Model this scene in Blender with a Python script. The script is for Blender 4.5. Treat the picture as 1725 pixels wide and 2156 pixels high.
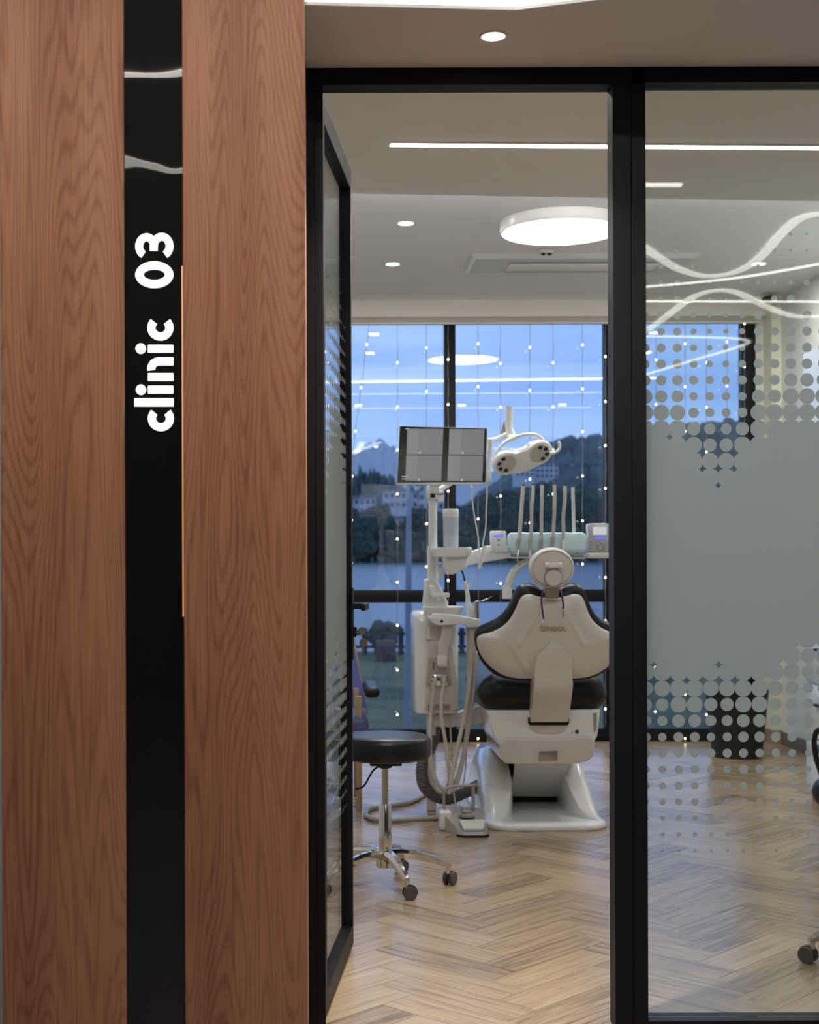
import bpy, bmesh, math, random
from mathutils import Vector, Matrix, noise
R = random.Random(7)
PI = math.pi
C = bpy.context.scene.collection
SC = bpy.context.scene
for o in list(bpy.data.objects): bpy.data.objects.remove(o)

# ---------------------------------------------------------------- camera, world, exposure
F, CX, CY, ROLL, EYE = 3000.0, 660.0, 1172.0, 0.0033, 1.25
cam = bpy.data.cameras.new('camera'); cam_o = bpy.data.objects.new('camera', cam); C.objects.link(cam_o)
cam.sensor_fit = 'HORIZONTAL'; cam.sensor_width = 36; cam.lens = F/1725*36
cam.shift_x = (862.5-CX)/1725; cam.shift_y = (CY-1078)/1725
cam_o.location = (0, 0, EYE); cam_o.rotation_euler = (PI/2, ROLL, 0)
cam.clip_start = .05; cam.clip_end = 6000
cam.dof.use_dof = True; cam.dof.focus_distance = 4.5; cam.dof.aperture_fstop = 6.3
SC.camera = cam_o
SC.view_settings.view_transform = 'Standard'; SC.view_settings.look = 'None'
SC.view_settings.gamma = 1; SC.view_settings.use_curve_mapping = False
SC.view_settings.exposure = 0.0
SC.cycles.max_bounces = 10; SC.cycles.transparent_max_bounces = 16
SC.cycles.sample_clamp_indirect = 6

E_LINE, E_DISC, E_DOWN, E_COVE, P_DOWN, P_COR = 8, 16, 12, 52, 12.6, 12.0       # room lamps; the last value drives added corridor lamps
E_RIB, E_THIN, E_FASCIA, E_SIGN = 6.0, 11, 3.6, 1.5   # corridor lamps

W = bpy.data.worlds.new('world'); SC.world = W; W.use_nodes = True
nt = W.node_tree; nt.nodes.clear()
def nn(nt, t, **k):
    n = nt.nodes.new(t)
    for a, b in k.items():
        if a.startswith('i_'): n.inputs[a[2:].replace('_', ' ')].default_value = b
        else: setattr(n, a, b)
    return n
wo = nn(nt, 'ShaderNodeOutputWorld'); bg = nn(nt, 'ShaderNodeBackground')
tc = nn(nt, 'ShaderNodeTexCoord'); mp = nn(nt, 'ShaderNodeMapping'); mp.inputs['Scale'].default_value = (1.6, 1.6, 11)
nz = nn(nt, 'ShaderNodeTexNoise', i_Scale=2.2, i_Detail=5); cr = nn(nt, 'ShaderNodeValToRGB')
cr.color_ramp.elements[0].position = .36; cr.color_ramp.elements[0].color = (.23, .37, .75, 1)
cr.color_ramp.elements[1].position = .68; cr.color_ramp.elements[1].color = (.40, .54, .86, 1)
L = nt.links.new
L(tc.outputs['Generated'], mp.inputs['Vector']); L(mp.outputs[0], nz.inputs['Vector']); L(nz.outputs['Fac'], cr.inputs[0])
L(cr.outputs[0], bg.inputs[0]); bg.inputs[1].default_value = 1.5; L(bg.outputs[0], wo.inputs[0])

# ---------------------------------------------------------------- helpers
def V(x, y, d):
    """point at depth d seen at photograph position x, y"""
    xi = x-ROLL*(y-CY); yi = y+ROLL*(x-CX)
    return Vector(((xi-CX)*d/F, d, EYE-(yi-CY)*d/F))
def G(x, y, z=0.0):
    """point on the level z seen at photograph position x, y"""
    yi = y+ROLL*(x-CX); return V(x, y, (EYE-z)*F/(yi-CY))
def mat(name, col, rough=.5, metal=0, emit=0, ecol=None, coat=0, spec=None, bump=None):
    m = bpy.data.materials.new(name); m.use_nodes = True
    b = m.node_tree.nodes['Principled BSDF']
    b.inputs['Base Color'].default_value = (*col, 1); b.inputs['Roughness'].default_value = rough
    b.inputs['Metallic'].default_value = metal; b.inputs['Coat Weight'].default_value = coat
    b.inputs['Coat Roughness'].default_value = .08
    if spec is not None: b.inputs['Specular IOR Level'].default_value = spec
    if emit:
        b.inputs['Emission Color'].default_value = (*(ecol or col), 1); b.inputs['Emission Strength'].default_value = emit
    if bump:
        t = m.node_tree; c = nn(t, 'ShaderNodeTexCoord'); n = nn(t, 'ShaderNodeTexNoise', i_Scale=bump[0], i_Detail=2)
        u = nn(t, 'ShaderNodeBump', i_Strength=bump[1], i_Distance=bump[2])
        t.links.new(c.outputs['Object'], n.inputs['Vector']); t.links.new(n.outputs['Fac'], u.inputs['Height'])
        t.links.new(u.outputs[0], b.inputs['Normal'])
    return m
ORG = {}
def finish(name, bm, m, parent=None, sharp=.6, smooth=True):
    bmesh.ops.recalc_face_normals(bm, faces=bm.faces)
    if smooth:
        for f in bm.faces: f.smooth = True
        for e in bm.edges:
            if len(e.link_faces) == 2 and e.calc_face_angle(0) > sharp: e.smooth = False
    me = bpy.data.meshes.new(name); bm.to_mesh(me); bm.free()
    o = bpy.data.objects.new(name, me); C.objects.link(o)
    for q in (m if isinstance(m, (list, tuple)) else [m]): me.materials.append(q)
    if parent:
        o.parent = parent; org = ORG.get(parent, Vector((0, 0, 0))); ORG[o] = org
        me.transform(Matrix.Translation(-org))
    return o
def root(name, label, cat, loc, group=None):
    o = bpy.data.objects.new(name, None); C.objects.link(o); o.location = loc; o.empty_display_size = .1
    ORG[o] = Vector(loc); o['label'] = label; o['category'] = cat
    if group: o['group'] = group
    return o
def tag(o, label, cat, group=None):
    o['label'] = label; o['category'] = cat
    if group: o['group'] = group
    return o
def struct(o): o['kind'] = 'structure'; return o
def center(o):
    """move the origin of a top-level mesh to its own base centre"""
    vs = [v.co for v in o.data.vertices]
    c = Vector(((min(v.x for v in vs)+max(v.x for v in vs))/2, (min(v.y for v in vs)+max(v.y for v in vs))/2, min(v.z for v in vs)))
    o.data.transform(Matrix.Translation(-c)); o.location = c; return o
def merge(bm, t, M=None):
    if M is not None: bmesh.ops.transform(t, matrix=M, verts=t.verts)
    me = bpy.data.meshes.new('tmp'); t.to_mesh(me); t.free(); bm.from_mesh(me); bpy.data.meshes.remove(me)
def NB(): return bmesh.new()
def box(bm, c, s, bev=0, seg=2, M=None):
    t = NB(); bmesh.ops.create_cube(t, size=1); bmesh.ops.scale(t, vec=s, verts=t.verts)
    if bev: bmesh.ops.bevel(t, geom=t.edges[:], offset=bev, segments=seg, affect='EDGES', profile=.5)
    T = Matrix.Translation(c)
    merge(bm, t, T @ M if M is not None else T); return bm
def box2(bm, a, b, bev=0, seg=2):
    a = Vector(a); b = Vector(b)
    return box(bm, (a+b)/2, [abs(q) for q in (b-a)], bev, seg)
def frame_axes(d):
    d = d.normalized(); u = d.cross(Vector((0, 0, 1)))
    if u.length < .05: u = d.cross(Vector((0, 1, 0)))
    u.normalize(); return u, d.cross(u).normalized()
def tube(bm, pts, r, seg=10, caps=True, squash=1):
    pts = [Vector(p) for p in pts]; rr = r if isinstance(r, (list, tuple)) else [r]*len(pts)
    rings = []; u = None
    for i, p in enumerate(pts):
        d = (pts[min(i+1, len(pts)-1)]-pts[max(i-1, 0)]).normalized()
        if u is None: u, w = frame_axes(d)
        else:
            u = (u-d*u.dot(d)); u.normalize(); w = d.cross(u)
        rings.append([bm.verts.new(p+u*math.cos(2*PI*k/seg)*rr[i]+w*math.sin(2*PI*k/seg)*rr[i]*squash) for k in range(seg)])
    for a, b in zip(rings, rings[1:]):
        for k in range(seg): bm.faces.new((a[k], a[(k+1) % seg], b[(k+1) % seg], b[k]))
    if caps: bm.faces.new(rings[0][::-1]); bm.faces.new(rings[-1])
    return bm
def cr_(pts, n=6, closed=False):
    """Catmull-Rom smoothing"""
    pts = [Vector(p) for p in pts]; out = []; N = len(pts)
    for i in range(N if closed else N-1):
        g = (lambda k: pts[k % N]) if closed else (lambda k: pts[max(0, min(N-1, k))])
        a, b, c, d = g(i-1), g(i), g(i+1), g(i+2)
        for j in range(n):
            t = j/n; out.append(.5*((2*b)+(c-a)*t+(2*a-5*b+4*c-d)*t*t+(3*b-a-3*c+d)*t**3))
    if not closed: out.append(pts[-1])
    return out
def lathe(bm, prof, c, axis=Vector((0, 0, 1)), seg=24):
    """prof: (radius, height) pairs along axis"""
    c = Vector(c); axis = Vector(axis).normalized(); u, w = frame_axes(axis); rings = []
    for r, h in prof:
        if r < 1e-6: rings.append([bm.verts.new(c+axis*h)])
        else: rings.append([bm.verts.new(c+axis*h+(u*math.cos(2*PI*k/seg)+w*math.sin(2*PI*k/seg))*r) for k in range(seg)])
    for a, b in zip(rings, rings[1:]):
        for k in range(seg):
            q = (k+1) % seg
            if len(a) == 1 and len(b) == 1: continue
            if len(a) == 1: bm.faces.new((a[0], b[q], b[k]))
            elif len(b) == 1: bm.faces.new((a[k], a[q], b[0]))
            else: bm.faces.new((a[k], a[q], b[q], b[k]))
    if len(rings[0]) > 1: bm.faces.new(rings[0][::-1])
    if len(rings[-1]) > 1: bm.faces.new(rings[-1])
    return bm
def cyl(bm, a, b, r, seg=20, bev=0):
    a = Vector(a); b = Vector(b); h = (b-a).length
    p = [(r, 0), (r, h)] if not bev else [(r-bev, 0), (r, bev), (r, h-bev), (r-bev, h)]
    return lathe(bm, p, a, b-a, seg)
def prism(bm, pts, vec, bev=0, seg=2):
    """closed outline pts extruded along vec"""
    t = NB(); vec = Vector(vec); vs = [t.verts.new(Vector(p)) for p in pts]; f = t.faces.new(vs)
    r = bmesh.ops.extrude_face_region(t, geom=[f])
    bmesh.ops.translate(t, vec=vec, verts=[v for v in r['geom'] if isinstance(v, bmesh.types.BMVert)])
    if bev:
        n = vec.normalized()
        es = [e for e in t.edges if abs((e.verts[0].co-e.verts[1].co).normalized().dot(n)) < .5]
        bmesh.ops.bevel(t, geom=es, offset=bev, segments=seg, affect='EDGES', profile=.5)
    merge(bm, t); return bm
def loft(bm, secs, closed=True, caps=True):
    rings = [[bm.verts.new(Vector(p)) for p in s] for s in secs]; n = len(rings[0])
    for a, b in zip(rings, rings[1:]):
        for k in range(n if closed else n-1): bm.faces.new((a[k], a[(k+1) % n], b[(k+1) % n], b[k]))
    if caps and closed: bm.faces.new(rings[0][::-1]); bm.faces.new(rings[-1])
    return bm
def rrect(w, h, r, n=5):
    """rounded rectangle in 2-D"""
    o = []
    for cx, cy, a in ((w/2-r, h/2-r, 0), (-w/2+r, h/2-r, PI/2), (-w/2+r, -h/2+r, PI), (w/2-r, -h/2+r, 1.5*PI)):
        for k in range(n+1):
            t = a+PI/2*k/n; o.append((cx+r*math.cos(t), cy+r*math.sin(t)))
    return o
def ico(bm, c, r, sub=2, sc=(1, 1, 1), jit=0, seed=0):
    t = NB(); bmesh.ops.create_icosphere(t, subdivisions=sub, radius=1)
    for v in t.verts:
        k = 1+jit*noise.noise(v.co*2.2+Vector((seed*3.1, seed, 0))) if jit else 1
        v.co = Vector((v.co.x*sc[0], v.co.y*sc[1], v.co.z*sc[2]))*r*k
    merge(bm, t, Matrix.Translation(c)); return bm
def ribbon(bm, pts, w, h):
    """flat lamp profile following pts on the ceiling, width w, hanging h below"""
    secs = []
    for i, p in enumerate(pts):
        d = (pts[min(i+1, len(pts)-1)]-pts[max(i-1, 0)]); d.z = 0; d.normalize(); s = Vector((-d.y, d.x, 0))*w/2
        secs.append([p+s, p-s, p-s-Vector((0, 0, h)), p+s-Vector((0, 0, h))])
    return loft(bm, secs)
def copy_tree(o, parent=None):
    c = o.copy(); C.objects.link(c)
    if parent: c.parent = parent
    for ch in list(o.children): copy_tree(ch, c)
    return c
def text_mesh(name, s, size, M, m, parent, ext=.0006, align='CENTER'):
    cu = bpy.data.curves.new('t', 'FONT'); cu.body = s; cu.size = size; cu.extrude = ext; cu.align_x = align; cu.align_y = 'CENTER'
    to = bpy.data.objects.new('t', cu); C.objects.link(to)
    bpy.context.view_layer.update()
    me = bpy.data.meshes.new_from_object(to.evaluated_get(bpy.context.evaluated_depsgraph_get()))
    bpy.data.objects.remove(to); bpy.data.curves.remove(cu)
    bm = NB(); bm.from_mesh(me); bpy.data.meshes.remove(me); bmesh.ops.transform(bm, matrix=M, verts=bm.verts)
    return finish(name, bm, m, parent, smooth=False)

# ---------------------------------------------------------------- materials
def glass_mat(name, tint=(.93, .96, .95), k=1.0):
    m = bpy.data.materials.new(name); m.use_nodes = True; t = m.node_tree; t.nodes.clear()
    o = nn(t, 'ShaderNodeOutputMaterial'); mx = nn(t, 'ShaderNodeMixShader'); tr = nn(t, 'ShaderNodeBsdfTransparent')
    gl = nn(t, 'ShaderNodeBsdfGlossy', i_Roughness=0.0); lw = nn(t, 'ShaderNodeLayerWeight', i_Blend=.5)
    p = nn(t, 'ShaderNodeMath', operation='POWER'); p.inputs[1].default_value = 5
    a = nn(t, 'ShaderNodeMath', operation='MULTIPLY_ADD'); a.inputs[1].default_value = .95; a.inputs[2].default_value = .043*k
    tr.inputs[0].default_value = (*tint, 1)
    t.links.new(lw.outputs['Facing'], p.inputs[0]); t.links.new(p.outputs[0], a.inputs[0]); t.links.new(a.outputs[0], mx.inputs[0])
    t.links.new(tr.outputs[0], mx.inputs[1]); t.links.new(gl.outputs[0], mx.inputs[2]); t.links.new(mx.outputs[0], o.inputs[0])
    return m
def film_mat():
    m = bpy.data.materials.new('frosted film'); m.use_nodes = True; t = m.node_tree; t.nodes.clear()
    o = nn(t, 'ShaderNodeOutputMaterial'); mx = nn(t, 'ShaderNodeMixShader', i_Fac=.85)
    d = nn(t, 'ShaderNodeBsdfDiffuse'); tl = nn(t, 'ShaderNodeBsdfTranslucent')
    d.inputs[0].default_value = (.44, .455, .45, 1); tl.inputs[0].default_value = (.45, .49, .505, 1)
    t.links.new(d.outputs[0], mx.inputs[1]); t.links.new(tl.outputs[0], mx.inputs[2]); t.links.new(mx.outputs[0], o.inputs[0])
    return m
def wood_wall_mat(name, seed, c=((.165, .052, .026), (.41, .188, .102))):
    m = mat(name, (.3, .13, .07), .5, spec=.22); t = m.node_tree; b = t.nodes['Principled BSDF']; l = t.links.new
    tc = nn(t, 'ShaderNodeTexCoord'); mp = nn(t, 'ShaderNodeMapping'); mp.inputs['Scale'].default_value = (3.6, 1, .30); mp.inputs['Location'].default_value = (seed, 0, seed*2.3)
    n1 = nn(t, 'ShaderNodeTexNoise', i_Scale=1.6, i_Detail=1.6, i_Roughness=.45)
    mul = nn(t, 'ShaderNodeMath', operation='MULTIPLY'); mul.inputs[1].default_value = 400
    mp3 = nn(t, 'ShaderNodeMapping'); mp3.inputs['Scale'].default_value = (40, 1, 5); n3 = nn(t, 'ShaderNodeTexNoise', i_Scale=1.2, i_Detail=2)
    add = nn(t, 'ShaderNodeMath', operation='MULTIPLY_ADD'); add.inputs[1].default_value = 2.6
    s = nn(t, 'ShaderNodeMath', operation='SINE'); ma = nn(t, 'ShaderNodeMath', operation='MULTIPLY_ADD'); ma.inputs[1].default_value = .5; ma.inputs[2].default_value = .5
    pw = nn(t, 'ShaderNodeMath', operation='POWER'); pw.inputs[1].default_value = 2.6
    mp2 = nn(t, 'ShaderNodeMapping'); mp2.inputs['Scale'].default_value = (260, 1, 5.0); n2 = nn(t, 'ShaderNodeTexNoise', i_Scale=1, i_Detail=3)
    mp4 = nn(t, 'ShaderNodeMapping'); mp4.inputs['Scale'].default_value = (9, 1, .5); n4 = nn(t, 'ShaderNodeTexNoise', i_Scale=1, i_Detail=2)
    for q in (mp, mp2, mp3, mp4): l(tc.outputs['Object'], q.inputs['Vector'])
    l(mp.outputs[0], n1.inputs['Vector']); l(mp2.outputs[0], n2.inputs['Vector']); l(mp3.outputs[0], n3.inputs['Vector']); l(mp4.outputs[0], n4.inputs['Vector'])
    l(n1.outputs['Fac'], mul.inputs[0]); l(n3.outputs['Fac'], add.inputs[0]); l(mul.outputs[0], add.inputs[2]); l(add.outputs[0], s.inputs[0])
    l(s.outputs[0], ma.inputs[0]); l(ma.outputs[0], pw.inputs[0])
    # value = .22*ring + .38*fibre + .4*broad
    a1 = nn(t, 'ShaderNodeMath', operation='MULTIPLY_ADD'); a1.inputs[1].default_value = -.20
    a2 = nn(t, 'ShaderNodeMath', operation='MULTIPLY'); a2.inputs[1].default_value = .62
    a3 = nn(t, 'ShaderNodeMath', operation='MULTIPLY_ADD'); a3.inputs[1].default_value = .85
    l(n2.outputs['Fac'], a2.inputs[0]); l(n4.outputs['Fac'], a3.inputs[0]); l(a2.outputs[0], a3.inputs[2])
    l(pw.outputs[0], a1.inputs[0]); l(a3.outputs[0], a1.inputs[2])
    cr = nn(t, 'ShaderNodeValToRGB'); cr.color_ramp.elements[0].position = .22; cr.color_ramp.elements[1].position = .86
    cr.color_ramp.elements[0].color = (*c[0], 1); cr.color_ramp.elements[1].color = (*c[1], 1)
    l(a1.outputs[0], cr.inputs[0]); l(cr.outputs[0], b.inputs['Base Color'])
    bp = nn(t, 'ShaderNodeBump', i_Strength=.12, i_Distance=.002); l(a1.outputs[0], bp.inputs['Height']); l(bp.outputs[0], b.inputs['Normal'])
    return m
def floor_mat():
    m = mat('oak herringbone floor', (.4, .3, .2), .3); t = m.node_tree; b = t.nodes['Principled BSDF']; l = t.links.new
    uv = nn(t, 'ShaderNodeUVMap'); uv.uv_map = 'grain'; at = nn(t, 'ShaderNodeAttribute'); at.attribute_name = 'plank'
    mp = nn(t, 'ShaderNodeMapping'); mp.inputs['Scale'].default_value = (3.0, 46, 1); n1 = nn(t, 'ShaderNodeTexNoise', i_Scale=1, i_Detail=4, i_Roughness=.6)
    mp2 = nn(t, 'ShaderNodeMapping'); mp2.inputs['Scale'].default_value = (9, 150, 1); n2 = nn(t, 'ShaderNodeTexNoise', i_Scale=1, i_Detail=3)
    mp3 = nn(t, 'ShaderNodeMapping'); mp3.inputs['Scale'].default_value = (6, 22, 1); n3 = nn(t, 'ShaderNodeTexNoise', i_Scale=1, i_Detail=2)
    for q in (mp, mp2, mp3): l(uv.outputs[0], q.inputs['Vector'])
    l(mp.outputs[0], n1.inputs['Vector']); l(mp2.outputs[0], n2.inputs['Vector']); l(mp3.outputs[0], n3.inputs['Vector'])
    a = nn(t, 'ShaderNodeMath', operation='MULTIPLY'); a.inputs[1].default_value = .55
    c = nn(t, 'ShaderNodeMath', operation='MULTIPLY_ADD'); c.inputs[1].default_value = .20
    d = nn(t, 'ShaderNodeMath', operation='MULTIPLY_ADD'); d.inputs[1].default_value = .17
    l(n1.outputs['Fac'], a.inputs[0]); l(n2.outputs['Fac'], c.inputs[0]); l(a.outputs[0], c.inputs[2])
    l(at.outputs['Fac'], d.inputs[0]); l(c.outputs[0], d.inputs[2])
    cr = nn(t, 'ShaderNodeValToRGB'); e = cr.color_ramp.elements
    e[0].position = .30; e[0].color = (.17, .115, .070, 1); e[1].position = .74; e[1].color = (.56, .42, .26, 1)
    q = e.new(.46); q.color = (.38, .275, .17, 1)
    l(d.outputs[0], cr.inputs[0])
    # knots and dark streaks
    kr = nn(t, 'ShaderNodeValToRGB'); kr.color_ramp.elements[0].position = .70; kr.color_ramp.elements[1].position = .80
    kr.color_ramp.elements[0].color = (1, 1, 1, 1); kr.color_ramp.elements[1].color = (.55, .5, .45, 1)
    mx = nn(t, 'ShaderNodeMix', data_type='RGBA', blend_type='MULTIPLY'); mx.inputs[0].default_value = 1
    l(n3.outputs['Fac'], kr.inputs[0]); l(cr.outputs[0], mx.inputs[6]); l(kr.outputs[0], mx.inputs[7]); l(mx.outputs[2], b.inputs['Base Color'])
    rr = nn(t, 'ShaderNodeMapRange'); rr.inputs['To Min'].default_value = .20; rr.inputs['To Max'].default_value = .30
    l(n1.outputs['Fac'], rr.inputs['Value']); l(rr.outputs[0], b.inputs['Roughness'])
    bp = nn(t, 'ShaderNodeBump', i_Strength=.05, i_Distance=.001); l(n1.outputs['Fac'], bp.inputs['Height']); l(bp.outputs[0], b.inputs['Normal'])
    b.inputs['Specular IOR Level'].default_value = .75
    return m
M = {}
M['ceil'] = mat('ceiling paint', (.78, .74, .68), .9)
M['ceil2'] = mat('cool white ceiling paint', (.78, .79, .78), .9)
M['wall'] = mat('wall paint', (.72, .72, .68), .85)
M['wall2'] = mat('corridor wall paint', (.12, .11, .105), .9)
M['tile'] = mat('corridor floor tile', (.17, .15, .14), .5)
M['black'] = mat('black metal frame', (.0035, .0035, .004), .5, spec=.22)
M['blacksoft'] = mat('black upholstery', (.006, .007, .010), .36, spec=.35, bump=(180, .15, .001))
M['gloss'] = mat('glossy black sheet', (.008, .008, .008), .015, bump=(3.2, .35, .008), spec=.5)
M['white'] = mat('white enamel plastic', (.86, .88, .88), .2, coat=.5)
M['beige'] = mat('beige back shell plastic', (.66, .63, .585), .22, coat=.4)
M['cream'] = mat('warm white plastic', (.76, .75, .71), .3)
M['grey'] = mat('grey plastic', (.30, .30, .30), .4)
M['dark'] = mat('dark rubber', (.010, .010, .010), .55, spec=.3)
M['brown'] = mat('dark brown caster plastic', (.07, .055, .048), .4)
M['chrome'] = mat('polished chrome', (.72, .70, .67), .09, 1)
M['steel'] = mat('brushed steel', (.5, .48, .45), .3, 1)
M['hose'] = mat('beige silicone hose', (.52, .49, .45), .45)
M['hosegrey'] = mat('grey floor hose', (.36, .33, .29), .35)
M['glass'] = glass_mat('clear glass')
M['glassw'] = glass_mat('window glass', (.90, .95, .97), 1.15)
M['film'] = film_mat()
M['lampw'] = mat('lamp diffuser line', (1, 1, 1), .5, emit=E_LINE, ecol=(1, .98, .95))
M['disc'] = mat('lamp diffuser disc', (1, 1, 1), .5, emit=E_DISC, ecol=(1, .98, .95))
M['down'] = mat('downlight diffuser', (1, 1, 1), .5, emit=E_DOWN, ecol=(1, .98, .95))
M['cove'] = mat('cove strip', (1, 1, 1), .5, emit=E_COVE, ecol=(.95, .98, 1))
M['rib'] = mat('corridor neon ribbon', (1, 1, 1), .5, emit=E_RIB, ecol=(1, .98, .90))
M['thin'] = mat('corridor thin line lamp', (1, 1, 1), .5, emit=E_THIN, ecol=(1, .98, .93))
M['fascia'] = mat('glowing fascia', (1, 1, 1), .5, emit=E_FASCIA, ecol=(1, 1, .94))
M['sign'] = mat('lit sign acrylic', (1, 1, 1), .4, emit=E_SIGN, ecol=(.97, 1, .88))
M['bulb'] = mat('fairy bulb', (1, .9, .6), .4, emit=7, ecol=(1, .86, .55))
M['wire'] = mat('clear fairy wire', (.22, .23, .25), .4)
M['blue'] = mat('pale blue cover', (.60, .78, .84), .6)
M['bluelit'] = mat('blue lit display', (.1, .1, .6), .4, emit=.9, ecol=(.12, .14, .85))
M['screenl'] = mat('lit screen white', (.6, .62, .62), .4, emit=.35, ecol=(.9, .95, 1))
M['brass'] = mat('worn brass key', (.42, .36, .26), .3, 1)
M['purple'] = mat('purple cord', (.10, .02, .16), .5)
M['base'] = mat('skirting laminate', (.18, .14, .11), .5)
M['woodblk'] = mat('light wood skirting', (.42, .28, .17), .5)

# ---------------------------------------------------------------- the setting
D, WY = 3.78, 9.615
XR, XL = 3.10, -1.20
ZC, ZLO, ZHI, ZCOR = 2.54, 2.83, 2.96, 3.0
# herringbone floor
bm = NB(); uvl = bm.loops.layers.uv.new('grain'); pl = bm.faces.layers.float.new('plank')
PL, PW = .467, .130
c45 = math.cos(PI/4)
def rot(a, b): return Vector(((a-b)*c45+.61, (a+b)*c45+3.0, 0))
g = .0006
for m_ in range(-6, 7):
    for k in range(-24, 60):
        for kind in (0, 1):
            a0, b0 = k*PW+m_*PL, k*PW-m_*PL
            q = (a0, b0, PL, PW) if kind == 0 else (a0-PW, b0, PW, PL)
            ctr = rot(q[0]+q[2]/2, q[1]+q[3]/2)
            if not (-1.6 < ctr.x < 3.5 and 3.4 < ctr.y < 10): continue
            cs = [(q[0]+g, q[1]+g), (q[0]+q[2]-g, q[1]+g), (q[0]+q[2]-g, q[1]+q[3]-g), (q[0]+g, q[1]+q[3]-g)]
            f = bm.faces.new([bm.verts.new(rot(*p)) for p in cs]); f[pl] = R.random()
            ou, ov = R.random()*50, R.random()*50
            for lp, p in zip(f.loops, cs):
                lu, lv = (p[0]-q[0], p[1]-q[1]) if kind == 0 else (p[1]-q[1], p[0]-q[0])
                lp[uvl].uv = (lu+ou, lv+ov)
for co, no in (((XR, 0, 0), (1, 0, 0)), ((XL, 0, 0), (-1, 0, 0)), ((0, WY-.02, 0), (0, 1, 0)), ((0, D-.05, 0), (0, -1, 0))):
    bmesh.ops.bisect_plane(bm, geom=bm.verts[:]+bm.edges[:]+bm.faces[:], plane_co=co, plane_no=no, clear_outer=True)
struct(finish('floor', bm, floor_mat(), smooth=False))
for f in bpy.data.objects['floor'].data.polygons: pass
bm = NB(); box2(bm, (XL, D-.05, -.12), (XR, WY+.05, -.004)); struct(finish('floor', bm, M['base']))
bm = NB(); box2(bm, (-4, -8, -.12), (5, D-.05, 0)); struct(finish('floor', bm, M['tile']))
# corridor ceiling, bulkhead and its glowing fascia
e0, e1, e2 = V(640, 12, 3.336), V(1085, 25, 3.372), V(1300, 0, 3.298)
ex = Vector((3.2, e1.y+(3.2-e1.x)*(e2.y-e1.y)/(e2.x-e1.x), 0))
edge = [(-.9, 3.335), (e0.x, 3.336), (e1.x, e1.y), (ex.x, ex.y)]
bm = NB(); prism(bm, [(x, y, ZC) for x, y in edge]+[(3.2, D+.03, ZC), (-.9, D+.03, ZC)], (0, 0, .04)); struct(finish('ceiling', bm, M['ceil']))
fas = root('glowing_fascia', 'upright white corridor fascia above the door, its LED wash put in as glow', 'ceiling fascia', (e1.x, e1.y, ZC))
bm = NB()
for (x0, y0), (x1, y1) in zip(edge[1:], edge[2:]):
    prism(bm, [(x0, y0-.006, ZC+.006), (x1, y1-.006, ZC+.006), (x1, y1-.006, ZCOR-.01), (x0, y0-.006, ZCOR-.01)], (0, .012, 0))
finish('diffuser', bm, M['fascia'], fas)  # upright face emits by itself in place of LED wash light
bm = NB()
for (x0, y0), (x1, y1) in zip(edge[1:], edge[2:]):
    prism(bm, [(x0, y0-.010, ZC-.002), (x1, y1-.010, ZC-.002), (x1, y1-.010, ZC+.006), (x0, y0-.010, ZC+.006)], (0, .014, 0))
finish('edge_lip', bm, M['cream'], fas)
bm = NB(); box2(bm, (-4, -8, ZCOR), (5, 3.79, ZCOR+.06)); struct(finish('ceiling', bm, M['ceil']))
# corridor walls
bm = NB(); box2(bm, (-4, -8.1, 0), (5, -8, ZCOR)); struct(finish('wall_back', bm, M['wall2']))
bm = NB(); box2(bm, (-4.1, -8, 0), (-4, D+.1, ZCOR)); struct(finish('wall_left', bm, M['wall2']))
bm = NB(); box2(bm, (5, -8, 0), (5.1, D+.1, ZCOR)); struct(finish('wall_right', bm, M['wall2']))
bm = NB(); box2(bm, (-4, D, 0), (-.72, D+.1, ZCOR)); box2(bm, (XR, D, 0), (5, D+.1, ZCOR)); box2(bm, (-.72, D-.02, 0), (-.03, D+.06, ZCOR))
box2(bm, (-.03, D-.02, ZC), (XR, D+.06, ZCOR)); struct(finish('wall_front', bm, M['wall']))
# room walls and ceilings
bm = NB(); box2(bm, (XL-.1, D+.06, 0), (XL, WY+.1, ZCOR+.1)); struct(finish('wall_left', bm, M['wall']))
bm = NB(); box2(bm, (XR, D+.06, 0), (XR+.1, WY+.1, ZCOR+.1)); struct(finish('wall_right', bm, M['wall']))
s0, s1 = V(745, 403, 6.17), V(1290, 412, 6.26); sl = (s1.y-s0.y)/(s1.x-s0.x)
yl, yr = s0.y+(XL-s0.x)*sl, s0.y+(XR-s0.x)*sl
bm = NB(); prism(bm, [(XL, D+.06, ZLO), (XR, D+.06, ZLO), (XR, yr, ZLO), (XL, yl, ZLO)], (0, 0, .16)); struct(finish('ceiling', bm, M['ceil']))
bm = NB(); box2(bm, (XL, D+.06, ZHI), (XR, WY+.1, ZHI+.08)); struct(finish('ceiling', bm, M['ceil2']))
cv = root('cove_light', 'thin lit strip along the ceiling step facing the window', 'cove light', ((XL+XR)/2, (yl+yr)/2, ZLO))
bm = NB(); prism(bm, [(XL, yl+.001, ZLO+.012), (XR, yr+.001, ZLO+.012), (XR, yr+.03, ZLO+.012), (XL, yl+.03, ZLO+.012)], (0, 0, .012)); finish('strip', bm, M['cove'], cv)
bm = NB(); prism(bm, [(XL, yl+.001, ZLO), (XR, yr+.001, ZLO), (XR, yr+.034, ZLO), (XL, yl+.034, ZLO)], (0, 0, .012)); finish('channel', bm, M['ceil2'], cv)
bm = NB(); box2(bm, (XL, WY-.095, 2.85), (XR, WY+.1, ZHI)); struct(finish('trim_2', bm, M['ceil']))
WX0, WX1 = -1.10, (1590-660)*WY/F
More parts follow.
